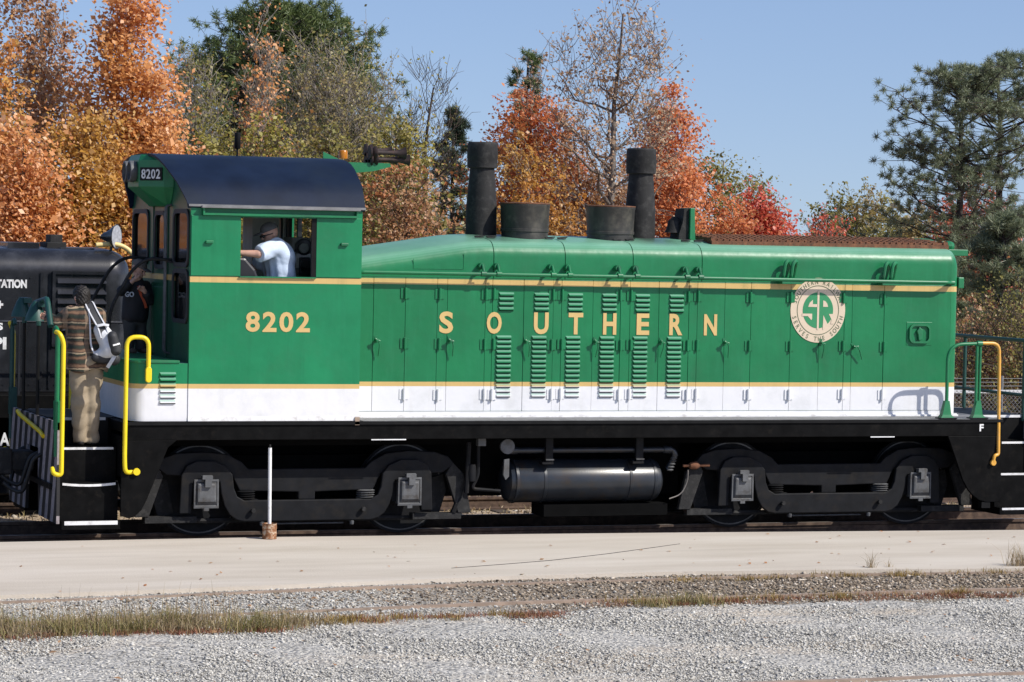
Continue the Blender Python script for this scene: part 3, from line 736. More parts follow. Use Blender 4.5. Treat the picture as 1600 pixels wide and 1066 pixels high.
# ---- pilots
def stripes_mat():
    mt, nt, b, out = new_mat('pilot_stripes'); p = pos(nt)
    sx = node(nt, 'ShaderNodeSeparateXYZ'); link(nt, p, sx.inputs[0])
    u = math_(nt, 'ADD', math_(nt, 'DIVIDE', sx.outputs[1], 0.34), math_(nt, 'DIVIDE', sx.outputs[2], 1.10))
    f = math_(nt, 'GREATER_THAN', math_(nt, 'FRACT', u), 0.52)
    worn = ramp(nt, noise(nt, p, 14, 6, 0.7), [(0.35, (0.20, 0.17, 0.17)), (0.7, (0.42, 0.37, 0.37))])
    col = mix(nt, f, (0.014, 0.013, 0.013), worn)
    link(nt, col, b.inputs['Base Color']); b.inputs['Roughness'].default_value = 0.6
stripes_mat()
for sx_ in (-1, 1):
    xa, xb = sorted((sx_*6.30, sx_*6.335))
    m = MB()
    m.prism([(-1.46, 1.365), (-1.46, 0.235), (-0.40, 0.235), (-0.34, 0.62), (-0.34, 1.0), (0.34, 1.0), (0.34, 0.62), (0.40, 0.235), (1.46, 0.235), (1.46, 1.365)], 'x', xa, xb)
    PIL = m.build('pilot', 'pilot_stripes', LOCO)
    xc = sx_*6.30
    m = MB(); m.box(*sorted((xc+sx_*0.04, xc+sx_*0.30)), -0.16, 0.16, 0.72, 0.95); m.box(*sorted((xc+sx_*0.30, xc+sx_*0.46)), -0.19, 0.06, 0.68, 0.98)
    m.box(*sorted((xc+sx_*0.34, xc+sx_*0.56)), 0.08, 0.19, 0.70, 0.96)
    m.build('coupler', 'soot_black', PIL, bevel=0.02)
    m = MB(); m.tube(fillet([(xc+sx_*0.10, 0.62, 1.36), (xc+sx_*0.10, 0.5, 1.33), (xc+sx_*0.06, -0.60, 1.20), (xc+sx_*0.05, -0.72, 1.16)], 0.05), 0.026, 8)
    m.build('uncoupling_lever', 'yellow_paint', PIL, 50)
    for yy, sag in ((-0.52, 0.42), (0.52, 0.42), (-0.30, 0.35)):
        m = MB(); m.tube(fillet([(xc, yy, 0.95), (xc+sx_*0.12, yy, 0.90), (xc+sx_*0.22, yy*0.8, 0.90-sag), (xc+sx_*0.34, yy*0.55, 0.95-sag), (xc+sx_*0.42, yy*0.5, 1.02-sag)], 0.12), 0.024, 8)
        m.build('air_hose', 'rubber', PIL, 50)
m = MB(); m.box(-6.37, -6.335, -1.2, 1.2, 0.60, 0.66); m.build('pilot_bar', 'black_paint', PIL)
# ---- corner handrails
def rails_rear(s):
    y = s*1.47; yo = s*1.53
    m = MB()
    m.tube(fillet([(-5.46, y, 0.815), (-5.58, yo, 0.80), (-5.59, yo, 0.95), (-5.585, yo, 2.325), (-5.335, yo, 2.325), (-5.335, yo, 1.95)], 0.11, 7), 0.026, 10)
    h = m.build('handrail', 'yellow_paint', LOCO, 60)
    m = MB(); m.prism([(-5.335+a, 1.90+b) for a, b in arc(0, 0.06, 0.034, 0, 180, 8)+arc(0, -0.05, 0.034, 180, 360, 8)], 'y', *sorted((yo-s*0.02, yo+s*0.03)))
    m.build('rail_foot', 'yellow_paint', h, bevel=0.006)
    m = MB(); m.lathe([(0.04, -0.02), (0.042, 0.0), (0.03, 0.02)], (-5.45, y+s*0.05, 0.815), 'y', 12); m.build('rail_foot', 'yellow_paint', h)
    m = MB()
    m.tube(fillet([(-6.39, y, 0.86), (-6.39, yo, 0.80), (-6.30, yo, 0.78), (-6.30, yo, 0.95), (-6.295, yo, 2.26), (-6.34, yo, 2.36), (-6.36, yo-s*0.10, 2.37)], 0.07, 6), 0.026, 10)
    h = m.build('handrail', 'yellow_paint', LOCO, 60)
    m = MB(); m.tube([(-6.335, s*1.40, 0.98), (-6.335, s*1.40, 2.34)], 0.028, 8); m.box(-6.36, -6.28, *sorted((s*1.46, s*1.33)), 1.28, 1.60)
    m.tube(fillet([(-6.335, s*1.40, 2.34), (-6.335, s*1.36, 2.40), (-6.335, s*1.26, 2.42), (-6.335, s*1.22, 2.36)], 0.03, 5), 0.024, 8)
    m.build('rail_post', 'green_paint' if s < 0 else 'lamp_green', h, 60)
rails_rear(-1); rails_rear(1)
def rails_front(s):
    y = s*1.45
    m = MB()
    m.tube(fillet([(4.79, y, 1.42), (4.79, y, 2.30), (5.235, y, 2.315)], 0.25, 9), 0.022, 10)
    m.tube([(5.20, y, 1.42), (5.20, y, 2.31)], 0.020, 8); m.tube([(5.262, y-s*0.03, 1.42), (5.262, y-s*0.03, 2.33)], 0.020, 8)
    m.lathe([(0.034, -0.035), (0.036, 0), (0.034, 0.035)], (5.232, y, 2.315), 'x', 10)
    h = m.build('handrail', 'green_paint', LOCO, 60)
    for xf in (4.79, 5.23):
        m = MB(); m.loft([[(xf-0.10, y-0.05, 1.385), (xf+0.10, y-0.05, 1.385), (xf+0.10, y+0.05, 1.385), (xf-0.10, y+0.05, 1.385)],
                          [(xf-0.07, y-0.04, 1.43), (xf+0.05, y-0.04, 1.43), (xf+0.05, y+0.04, 1.43), (xf-0.07, y+0.04, 1.43)],
                          [(xf-0.03, y-0.03, 1.60), (xf+0.028, y-0.03, 1.60), (xf+0.028, y+0.03, 1.60), (xf-0.03, y+0.03, 1.60)]])
        m.build('rail_foot', 'green_paint', h)
        m = MB(); m.box(xf-0.12, xf+0.12, y-0.065, y+0.065, 1.378, 1.392); m.build('foot_plate', 'black_paint', h)
    m = MB(); m.tube(fillet([(5.235, y, 2.32), (5.51, y, 2.32), (5.52, y, 2.10), (5.50, s*1.52, 0.93), (5.44, s*1.53, 0.92), (5.43, s*1.52, 0.84)], 0.14, 8), 0.022, 10)
    h2 = m.build('handrail', 'orange_paint', LOCO, 60)
    m = MB(); m.lathe([(0.036, -0.03), (0.038, 0), (0.03, 0.03)], (5.43, s*1.51, 0.83), 'y', 10); m.build('rail_foot', 'orange_paint', h2)
rails_front(-1); rails_front(1)
m = MB()
m.tube([(6.27, -1.42, 2.33), (6.27, 1.42, 2.33)], 0.026, 8); m.tube([(6.27, -1.42, 1.63), (6.27, 1.42, 1.63)], 0.022, 8)
for yy in (-1.42, -0.78, 0.78, 1.42): m.tube([(6.27, yy, 1.30), (6.27, yy, 2.33)], 0.026, 8)
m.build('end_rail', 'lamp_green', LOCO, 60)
# ---- class lamps on the rear rail
for yy, dz in ((0.62, 0.0), (-0.25, -0.02)):
    m = MB(); m.tube([(-6.335, yy, 1.37), (-6.335, yy, 2.40)], 0.02, 8); m.build('lamp_stem', 'black_paint', LOCO, 40)
    m = MB(); m.tube([(-6.335, yy, 2.40), (-6.335, yy, 2.62+dz)], 0.03, 8)
    m.lathe([(0.03, 0.14), (0.06, 0.10), (0.11, -0.02), (0.125, -0.08), (0.11, -0.08), (0.05, 0.0)], (-6.40, yy-0.16, 2.56+dz), 'z', 14)
    m.box(-6.39, -6.30, yy-0.26, yy+0.1, 2.64+dz, 2.70+dz)
    m.build('lamp_bracket', 'lamp_green', LOCO, 40)
m = MB(); m.tube(fillet([(-6.335, -0.10, 2.66), (-6.335, -0.75, 2.72), (-6.335, -0.98, 2.42)], 0.08), 0.035, 8); m.build('brake_lever', 'lamp_green', LOCO, 50)

# ---- trucks
def build_truck(xc):
    m = MB(); m.box(xc-1.3, xc+1.3, -0.66, 0.66, 0.42, 0.92)
    T = m.build('truck', 'underside_black', LOCO)
    for u in (-1.219, 1.219):
        for s in (-1, 1):
            x = xc+u
            m = MB(); m.lathe([(0.16, -0.075), (0.42, -0.05), (0.44, -0.065), (0.508, -0.065), (0.512, 0.03), (0.54, 0.045), (0.54, 0.07), (0.2, 0.07)], (x, s*0.80, 0.549), 'y' , 40) if s > 0 else \
                m.lathe([(0.2, -0.07), (0.54, -0.07), (0.54, -0.045), (0.512, -0.03), (0.508, 0.065), (0.44, 0.065), (0.42, 0.05), (0.16, 0.075)], (x, s*0.80, 0.549), 'y', 40)
            w = m.build('wheel', 'truck_black', T, 40)
            m = MB()
            yo = s*0.872
            ring = []
            for k in range(49):
                a = 2*math.pi*k/48; ring.append([(x+r*math.cos(a), yo+e, 0.549+r*math.sin(a)) for r, e in ((0.494, -.004), (0.509, -.004), (0.509, .004), (0.494, .004))])
            m.loft(ring, caps=False); m.build('tyre', 'wheel_rim', w)
        m = MB(); m.tube([(xc+u, -0.78, 0.549), (xc+u, 0.78, 0.549)], 0.085, 12); m.build('axle', 'underside_black', T)
    for s in (-1, 1):
        yb0, yb1 = sorted((s*1.04, s*1.13)); ye0, ye1 = sorted((s*1.13, s*1.19))
        # cast side frame with arches over the journals
        top = [(-1.80, 0.84), (-1.72, 0.93), (-1.55, 0.985), (-1.22, 1.00), (-0.95, 0.97), (-0.78, 0.88), (-0.70, 0.80), (0.70, 0.80), (0.78, 0.88), (0.95, 0.97), (1.22, 1.00), (1.55, 0.985), (1.72, 0.93), (1.80, 0.84)]
        bot = [(1.66, 0.74), (1.50, 0.73), (1.42, 0.40), (1.03, 0.40), (1.00, 0.70), (0.90, 0.74), (0.80, 0.55), (0.10, 0.53), (0.10, 0.44), (-0.10, 0.44), (-0.10, 0.53), (-0.80, 0.55), (-0.90, 0.74), (-1.00, 0.70), (-1.03, 0.40), (-1.42, 0.40), (-1.50, 0.73), (-1.66, 0.74)]
        m = MB(); m.prism([(xc+a, b) for a, b in top+bot], 'y', yb0, yb1)
        m.build('side_frame', 'truck_black', T, bevel=0.012)
        for e in (-1, 1):
            m = MB(); m.prism([(xc+e*a, b) for a, b in ((1.78, 0.86), (1.70, 0.72), (1.86, 0.26), (2.02, 0.26), (1.92, 0.72))], 'y', yb0, yb1-0.02)
            m.build('brake_hanger', 'soot_black', T, bevel=0.008)
            m = MB(); m.prism([(xc+e*a, b) for a, b in ((1.74, 0.70), (1.60, 0.66), (1.52, 0.28), (1.70, 0.24), (1.78, 0.50))], 'y', *sorted((s*0.74, s*0.90)))
            m.build('brake_shoe', 'soot_black', T)
        # drop equaliser
        eq = [(-1.52, 0.30), (-1.50, 0.74), (-1.44, 0.85), (-1.33, 0.90), (-1.12, 0.90), (-0.98, 0.84), (-0.90, 0.74), (-0.88, 0.58), (-0.84, 0.49), (-0.76, 0.445)]
        eq += [(-a, b) for a, b in reversed(eq)]
        eqb = [(1.38, 0.30), (1.36, 0.66), (1.05, 0.66), (1.03, 0.52), (0.99, 0.38), (0.93, 0.28), (0.85, 0.22), (0.76, 0.20)]
        eqb += [(-a, b) for a, b in reversed(eqb)]
        m = MB(); m.prism([(xc+a, b) for a, b in eq+eqb], 'y', ye0, ye1)
        m.build('equaliser', 'truck_black', T, bevel=0.012)
        for u in (-0.72, 0.72):
            m = MB()
            for k in range(4): m.lathe([(0.09, 0), (0.115, 0.012), (0.09, 0.024)], (xc+u, s*1.085, 0.45+k*0.026), 'z', 14)
            m.build('spring', 'steel_grey' if u > 0 else 'truck_black', T, 40)
            m = MB(); m.box(xc+u-0.13, xc+u+0.13, *sorted((s*1.12, s*1.17)), 0.425, 0.455); m.build('spring_seat', 'truck_black', T)
            m = MB(); m.lathe([(0.026, 0), (0.03, 0.03), (0.016, 0.06)], (xc+u*0.92, s*1.19 if s > 0 else -1.25, 0.33), 'y', 8); m.build('bolt', 'soot_black', T)
            m = MB(); m.lathe([(0.024, 0), (0.028, 0.04), (0.01, 0.05)], (xc+u*0.75, s*1.16, 0.15), 'z', 8); m.build('bolt', 'steel_grey', T)
        m = MB(); m.tube([(xc-0.5, s*1.12, 0.165), (xc+0.45, s*1.12, 0.165)], 0.010, 6); m.build('pull_rod', 'steel_grey', T)
        # journal boxes
        for u in (-1.219, 1.219):
            x = xc+u; q = s
            y0, y1 = s*1.10, s*1.22
            m = MB()
            W, H = 0.145, 0.165
            def ring(w, h, yy, dz=0): return [(x-w, yy, 0.53-h+dz), (x+w, yy, 0.53-h+dz), (x+w*0.98, yy, 0.53+h+dz), (x-w*0.98, yy, 0.53+h+dz)]
            m.loft([ring(W*0.9, H*0.9, y0), ring(W*0.9, H*0.9, y1), ring(W, H, y1+s*0.002), ring(W, H, y1+s*0.02), ring(W*0.88, H*0.86, y1+s*0.022), ring(W*0.84, H*0.80, y1+s*0.012), ring(W*0.72, H*0.62, y1+s*0.045, 0.015), ring(W*0.60, H*0.42, y1+s*0.05, 0.03)])
            j = m.build('journal_box', 'steel_grey', T)
            if T.location.length == 0: pass
            m = MB(); m.box(x-0.06, x+0.06, *sorted((y1, y1+s*0.075)), 0.70, 0.74); m.box(x-0.03, x+0.045, *sorted((y1+s*0.03, y1+s*0.085)), 0.61, 0.70)
            m.lathe([(0.022, -0.055), (0.022, 0.055)], (x, y1+s*0.05, 0.725), 'x', 10)
            m.build('journal_lid', 'steel_grey', T); m = MB(); m.box(x-0.03, x+0.03, *sorted((y1+s*0.004, y1+s*0.03)), 0.335, 0.368)
            m.build('lid_catch', 'steel_grey', T)
    for s in (-1, 1):
        m = MB(); m.tube([(xc-1.9, s*1.0, 0.20), (xc+1.9, s*1.0, 0.20)], 0.03, 6)
        for u in (-1.6, 1.6): m.box(xc+u-0.3, xc+u+0.3, *sorted((s*1.12, s*0.98)), 0.19, 0.26)
        m.build('brake_rigging', 'soot_black', T)
build_truck(-3.353); build_truck(3.353)

# ---- tank, pipes and fittings under the frame
m = MB(); yt, zt, rt = -1.0, 0.622, 0.262
m.lathe([(0.05, -0.925), (0.17, -0.905), (0.235, -0.86), (rt, -0.78), (rt, 0.98), (0.235, 1.06), (0.17, 1.105), (0.05, 1.125)], (0, yt, zt), 'x', 32)
tank = m.build('air_reservoir', 'tank_black', LOCO, 30)
for x in (-0.79, -0.44, 0.66, 0.98):
    m = MB(); m.lathe([(rt+0.001, -0.02), (rt+0.007, -0.016), (rt+0.007, 0.016), (rt+0.001, 0.02)], (x, yt, zt), 'x', 32)
    m.build('tank_band', 'tank_black', tank, 30)
for x in (-0.42, 0.74):
    m = MB(); m.box(x-0.045, x+0.045, -1.30, -1.25, 0.86, 1.17); m.box(x-0.09, x+0.05, -1.31, -1.2, 0.84, 0.865); m.build('tank_hanger', 'truck_black', tank)
    m = MB(); m.box(x-0.05, x+0.05, -1.325, -1.30, 0.888, 0.90); m.build('hanger_nut', 'steel_grey', tank)
m = MB(); m.tube(fillet([(-0.92, -1.22, 1.0), (1.20, -1.22, 1.0), (1.24, -1.22, 0.93), (1.16, -1.18, 0.76)], 0.07), 0.036, 10)
for x in (-0.86,): m.lathe([(0.044, -0.06), (0.048, 0), (0.044, 0.06)], (x, -1.22, 1.0), 'x', 10)
m.lathe([(0.046, -0.05), (0.05, 0), (0.046, 0.05)], (1.13, -1.22, 1.0), 'x', 10)
m.build('air_pipe', 'tank_black', LOCO, 40)
m = MB()
for k in range(6): m.lathe([(0.03, 0), (0.045, 0.012), (0.03, 0.024)], (1.235-0.012*k, -1.215, 0.92-0.036*k), 'z', 10)
m.build('pipe_thread', 'steel_grey', LOCO, 30)
m = MB(); m.lathe([(0.02, 0), (0.088, 0.0), (0.088, 0.04), (0.03, 0.05)], (-0.96, -1.33, 1.055), 'y', 18); m.prism([(-0.99, 0.90), (-0.93, 0.91), (-0.93, 0.70), (-0.97, 0.66), (-1.0, 0.72)], 'y', -1.31, -1.27)
m.build('fuel_gauge', 'steel_grey', LOCO, 40)
m = MB(); m.box(-1.32, -1.22, -1.30, -1.22, 1.06, 1.16); m.build('junction_box', 'steel_grey', LOCO, bevel=0.006)
m = MB(); m.tube(fillet([(-1.28, -1.2, 1.1), (-1.28, -1.2, 0.70), (-1.36, -1.2, 0.55), (-1.0, -1.2, 0.52)], 0.06), 0.022, 8)
m.tube([(-1.4, -1.2, 1.1), (-1.42, -1.2, 0.5)], 0.03, 8); m.tube([(-1.36, -1.1, 0.7), (-1.55, -1.1, 0.26)], 0.035, 8)
m.lathe([(0.05, -.1), (0.06, 0), (0.05, .1)], (-1.36, -1.2, 0.74), 'z', 10)
m.build('brake_valve', 'truck_black', LOCO, 40)
m = MB(); m.box(-0.42, 1.18, -1.15, -0.72, 0.20, 0.34); m.build('battery_tray', 'underside_black', LOCO)
m = MB(); m.tube(fillet([(1.18, -1.2, 0.40), (1.34, -1.2, 0.45), (1.42, -1.2, 0.62), (1.42, -1.2, 0.75)], 0.12), 0.008, 6); m.build('copper_line', 'rail_bright', LOCO)
m = MB(); m.lathe([(0.035, -0.06), (0.05, -0.02), (0.05, 0.03), (0.03, 0.06)], (1.50, -1.2, 0.80), 'x', 10); m.tube([(1.35, -1.2, 0.8), (1.7, -1.2, 0.8)], 0.018, 6); m.build('drain_cock', 'rust', LOCO, 40)
for x0, x1, z in ((-2.70, -2.28, 1.157), (3.72, 4.05, 1.157)):
    m = MB(); m.box(x0, x1, -1.508, -1.50, z-0.004, z+0.008); m.build('sill_strip', 'white_paint', UF)
m = MB(); lettering(m, 'F', 5.235, 5.292, 1.222, 1.312, (5.235, -1.5015), 0.03); m.build('lettering', 'white_paint', UF)

# ---- hood
Y0 = 0.95
m = MB()
def hood_prof(dz, ins=0.0, zb=3.03, yb=Y0):
    pts = [(-(yb-ins), zb)]
    pts += [(-(yb-0.20)+(0.20-ins)*math.cos(R(a)), 3.285+dz+(0.20-ins)*math.sin(R(a))) for a in range(180, 99, -10)]
    pts += [(-0.5, 3.522+dz-ins), (-0.25, 3.545+dz-ins), (0, 3.552+dz-ins)]
    return pts+[(-a, b) for a, b in reversed(pts[:-1])]
def hdz(x): return min(0.0, (x+1.25)*0.155) if x > -1.6 else (x+1.25)*0.155
core = []
for x in (-2.80, -1.30, -1.2, 5.08):
    core.append([(x, a, b) for a, b in hood_prof(hdz(x), 0.02, 1.38)])
m.loft(core)
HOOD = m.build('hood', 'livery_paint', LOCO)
CUTS = [-2.854, -1.045, -0.135, 0.745, 1.655, 5.09]
for i in range(5):
    x0, x1 = CUTS[i]+(0.0 if i == 0 else 0.005), CUTS[i+1]-(0.005 if i < 4 else 0)
    xs = [x0, x1] if i else [x0, -1.50, -1.36, -1.25, -1.14, x1]
    m = MB()
    m.loft([[(x, a, b) for a, b in hood_prof(hdz(x) if x < -1.3 else {-1.25: -0.008}.get(x, 0.0))] for x in xs])
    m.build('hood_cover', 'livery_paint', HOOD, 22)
# rounded nose
secs = []
for k in range(7):
    a = R(90*k/6); ins = 0.13*(1-math.cos(a)); x = 5.09+0.13*math.sin(a)
    pr = hood_prof(-ins*1.0, 0.0, 1.378, Y0-ins)
    secs.append([(x, q, w) for q, w in pr])
m = MB(); m.loft(secs); m.build('nose', 'livery_paint', HOOD, 35)
m = MB(); m.box(-2.854, 5.09, 0.93, 0.95, 1.378, 3.03); m.build('hood_side', 'livery_paint', HOOD)
m = MB(); m.box(-2.854, 5.09, -0.958, -0.93, 1.378, 1.448); m.build('hood_base', 'livery_paint', HOOD)
m = MB(); m.box(-2.84, 5.215, -0.985, -0.965, 1.378, 1.40); m.box(-2.84, 5.21, -0.962, -0.951, 1.378, 1.41); m.build('base_strip', 'white_paint', HOOD)
seams = [582, 632, 682, 697.5, 757, 768, 817, 863, 876, 925, 968, 983, 1028, 1075, 1088, 1131, 1172, 1234, 1279, 1318, 1330, 1380]
SX = [XR+0.004]+[float(at(q, 550, -0.95)[0]) for q in seams]+[5.09]
for i in range(len(SX)-1):
    gp = random.uniform(0.0012, 0.0032); x0, x1 = SX[i]+gp, SX[i+1]-gp
    pr = random.uniform(-0.002, 0.002)
    m = MB(); m.box(x0, x1, -0.95+pr, -0.93, 1.452, 3.024)
    wdt = x1-x0
    m.build('door' if wdt > 0.2 else 'door_post', 'livery_paint', HOOD, bevel=0.003)
# louvres
LX = [float(at(q, 540, -0.95)[0]) for q in (790, 845, 898, 951, 1003, 1056)]
m = MB()
prof = [(-0.95, 0.0), (-0.952, 0.001), (-0.974, -0.020), (-0.975, -0.036), (-0.95, -0.034)]
m.loft([[(-0.100, -0.95, -0.01), (-0.100, -0.95, 0.0), (-0.100, -0.951, -0.03), (-0.100, -0.951, -0.034), (-0.100, -0.95, -0.034)],
        [(-0.088, a, b) for a, b in prof], [(0.088, a, b) for a, b in prof],
        [(0.100, -0.95, -0.01), (0.100, -0.95, 0.0), (0.100, -0.951, -0.03), (0.100, -0.951, -0.034), (0.100, -0.95, -0.034)]])
lme = m.mesh('louvre', 'livery_paint')
m = MB(); m.box(-0.088, 0.088, -0.954, -0.949, -0.048, -0.036); sme = m.mesh('louvre_slot', 'underside_black')
for i, x in enumerate(LX):
    zs = [2.866-0.058*k for k in range(4)]+[2.352-0.0575*k for k in range(13)]
    for z in zs:
        dx = 0.0 if z > 2.5 else -0.022
        put('louvre', lme, HOOD, (x+dx+random.uniform(-.002, .002), 0, z))
        put('louvre_slot', sme, HOOD, (x+dx, 0, z))
# hinges
m = MB(); m.box(-0.055, -0.010, -0.960, -0.95, -0.06, 0.06); m.tube([(0, -0.970, -0.068), (0, -0.970, 0.068)], 0.016, 8); m.box(0.010, 0.055, -0.960, -0.95, -0.06, 0.06)
hme = m.mesh('hinge', 'livery_paint')
for q in (632, 685, 757, 770, 862, 877, 968, 984, 1074, 1089, 1170, 1234, 1316, 1380):
    x = float(at(q, 540, -0.95)[0])
    for z in (2.845, 2.248, 1.650): put('hinge', hme, HOOD, (x+random.uniform(-.006, .006), random.uniform(-.003, .003), z+random.uniform(-.006, .006)))
# door handles: a T-knob with a hanging rod
m = MB(); m.lathe([(0.018, -1.03), (0.022, -1.01), (0.016, -0.99), (0.02, -0.95)], (0, 0, 0), 'y', 10)
m.tube([(-0.028, -1.02, 0.018), (0.028, -1.02, -0.012)], 0.011, 8); m.tube(fillet([(0.01, -1.02, 0.0), (0.025, -1.015, -0.06), (0.012, -0.99, -0.19)], 0.04), 0.008, 6); m.box(-0.02, 0.02, -0.957, -0.95, -0.03, 0.05)
kme = m.mesh('door_handle', 'green_paint')
for q in (588, 703, 822, 930, 1033, 1133, 1283, 1335):
    x = float(at(q, 538, -0.97)[0]); o = put('door_handle', kme, HOOD, (x, 0, 2.29 if q != 1335 else 2.25)); o.rotation_euler.y = random.uniform(-0.22, 0.15) if q != 1335 else -0.5
# lift latch in its recess near the nose
m = MB(); m.box(4.47, 4.83, -0.956, -0.95, 2.27, 2.56)
lb = m.build('latch_plate', 'livery_paint', HOOD, bevel=0.003)
def rrect(x0, x1, z0, z1, r, n=5):
    return arc(x1-r, z1-r, r, 0, 90, n)+arc(x0+r, z1-r, r, 90, 180, n)+arc(x0+r, z0+r, r, 180, 270, n)+arc(x1-r, z0+r, r, 270, 360, n)
ro, ri = rrect(4.50, 4.80, 2.295, 2.535, 0.07), rrect(4.525, 4.775, 2.318, 2.512, 0.055)
m = MB(); m.loft([[(x, -0.9565, z) for x, z in ro], [(x, -0.985, z) for x, z in ro], [(x, -0.985, z) for x, z in ri], [(x, -0.957, z) for x, z in ri]], caps=False); m.build('latch_rim', 'green_paint', HOOD, 30)
m = MB(); m.prism([(4.62, 2.40), (4.60, 2.45), (4.64, 2.50), (4.69, 2.46), (4.68, 2.34), (4.63, 2.33)], 'y', -0.99, -0.957); m.build('latch', 'green_paint', HOOD, bevel=0.008)
# hand rail along the hood with brackets
m = MB(); m.tube(fillet([(-2.80, -0.955, 3.085), (-2.74, -1.075, 3.085), (4.98, -1.075, 3.065), (5.10, -0.955, 3.06)], 0.05), 0.024, 10)
m.lathe([(0.03, -0.03), (0.034, 0), (0.03, 0.03)], (5.06, -1.02, 3.062), 'x', 10)
HR = m.build('hood_rail', 'green_paint', LOCO, 50)
m = MB(); m.tube(fillet([(0, -0.95, 0.10), (0, -1.03, 0.11), (0, -1.08, 0.03), (0, -1.075, 0)], 0.03), 0.016, 8); m.lathe([(0.035, -0.03), (0.035, 0.03)], (0, -1.075, 0), 'x', 10); m.lathe([(0.038, -1.03), (0.042, -1.0), (0.038, -0.95)], (0, 0, 0.09), 'y', 10)
bme = m.mesh('rail_bracket', 'green_paint', smooth=40)
for q in (753, 777, 862, 888, 966, 993, 1071, 1092):
    put('rail_bracket', bme, HR, (float(at(q, 432, -1.02)[0]), 0, 3.085))
m = MB()
for dx in (-0.07, 0.035): m.tube(fillet([(dx-0.01, -0.955, -0.01), (dx-0.02, -1.04, 0.02), (dx, -1.05, 0.20), (dx+0.05, -1.03, 0.24), (dx+0.075, -0.99, 0.18), (dx+0.06, -0.955, 0.02)], 0.05, 4), 0.024, 8)
m.box(-0.12, 0.14, -1.085, -0.95, -0.05, 0.01)
lug = m.mesh('lifting_lug', 'green_paint', smooth=40)
for q in (1232, 1388): put('lifting_lug', lug, HOOD, (float(at(q, 430, -1.0)[0]), 0, 3.07))
# clips on the cover joints
m = MB(); m.box(-0.05, 0.05, -0.02, 0.02, 0, 0.012); m.tube([(-0.06, 0, 0.014), (0.07, 0, 0.024)], 0.008, 6); cme = m.mesh('cover_clip', 'soot_black')
for x in (-1.12, -0.97, -0.22, -0.06, 0.66, 0.83, 1.57, 1.74): put('cover_clip', cme, HOOD, (x, -0.62, 3.512))
m = MB(); m.box(-2.05, -1.42, -0.9545, -0.95, 3.13, 3.136); m.box(-2.05, -2.044, -0.9545, -0.95, 3.136, 3.25); m.box(-1.426, -1.42, -0.9545, -0.95, 3.136, 3.32); m.build('panel_edge', 'livery_paint', HOOD)
m = MB()
for x, z0, z1, w in ((-0.205, 3.08, 3.10, .1),): m.box(x-w, x+w, -0.953, -0.95, z0, z1)
# radiator grille on the roof
m = MB(); zg = lambda y: 3.585-0.10*(abs(y)-0.15)
for s in (-1, 1):
    for x in np.arange(1.95, 5.00, 0.085): m.add([(x, s*0.74, zg(.74)), (x+0.02, s*0.74, zg(.74)), (x+0.10, s*0.12, zg(.12)), (x+0.08, s*0.12, zg(.12)), (x, s*0.74, zg(.74)+0.03), (x+0.02, s*0.74, zg(.74)+0.03), (x+0.10, s*0.12, zg(.12)+0.03), (x+0.08, s*0.12, zg(.12)+0.03)],
                   [(0, 1, 2, 3), (7, 6, 5, 4), (0, 4, 5, 1), (1, 5, 6, 2), (2, 6, 7, 3), (3, 7, 4, 0)])
    for y in np.arange(0.15, 0.74, 0.14): m.box(1.93, 5.12, *sorted((s*y, s*(y+0.014))), zg(y)+0.004, zg(y)+0.03)
g = m.build('radiator_grille', 'rust', HOOD); g['kind'] = 'stuff'
m = MB()
for s in (-1, 1):
    m.box(1.86, 5.14, *sorted((s*0.74, s*0.765)), zg(.76)-0.06, zg(.76)+0.008)
m.box(1.86, 1.92, -0.74, 0.74, 3.50, 3.57); m.box(5.08, 5.14, -0.74, 0.74, 3.50, 3.57); m.build('grille_frame', 'rust', HOOD)
# front headlight casing
m = MB(); secs = []
for k in range(9):
    a = R(180*k/8); w = 0.30*math.sin(a)**0.6+0.02; h = 0.105*math.sin(a)**0.6+0.01; x = 5.06-0.26*math.cos(a)
    secs.append([(x, -w, 3.50), (x, -w, 3.50+h*0.6), (x, -w*0.6, 3.50+h), (x, w*0.6, 3.50+h), (x, w, 3.50+h*0.6), (x, w, 3.50)])
m.loft(secs); m.build('front_headlight', 'green_paint', LOCO, 50)
m = MB(); m.box(5.22, 5.50, -0.62, -0.3, 3.40, 3.48); m.lathe([(0.06, -0.05), (0.07, 0), (0.05, 0.05)], (5.32, -0.45, 3.52), 'x', 12); m.build('lamp_bracket', 'green_paint', LOCO, bevel=0.006)
m = MB(); m.box(5.22, 5.30, -0.90, -0.75, 2.99, 3.13); m.build('lamp_bracket', 'green_paint', LOCO, bevel=0.01)
# stacks, filters
def stack(x, z0, z1, y=-0.10):
    m = MB(); m.lathe([(0.19, z0-0.1), (0.188, z0+0.35), (0.155, z0+0.75), (0.150, z1-0.32), (0.185, z1-0.31), (0.185, z1-0.20), (0.190, z1-0.19), (0.182, z1-0.02), (0.168, z1), (0.13, z1), (0.13, z1-0.3)], (x, y, 0), 'z', 28)
    m.build('exhaust_stack', 'soot_black', LOCO, 30)
stack(-0.915, 3.54, 4.67); stack(1.175, 3.53, 4.655)
def drum(x, z0, z1, r):
    m = MB(); m.lathe([(r*0.93, z0-0.08), (r*0.93, z0+0.05), (r*0.97, z0+0.055), (r*0.97, z0+0.085), (r*0.945, z0+0.09), (r*0.985, z1-0.03), (r*1.0, z1-0.02), (r*1.0, z1), (r*0.96, z1), (0.05, z1-0.005)], (x, -0.35, 0), 'z', 36)
    d = m.build('air_filter', 'drum_black', LOCO, 30)
    m = MB(); m.lathe([(r*0.99, z1+0.001), (r*1.008, z1+0.004), (r*1.008, z1+0.016), (r*0.7, z1+0.022)], (x, -0.35, 0), 'z', 36); m.build('filter_lid', 'rust', d, 30)
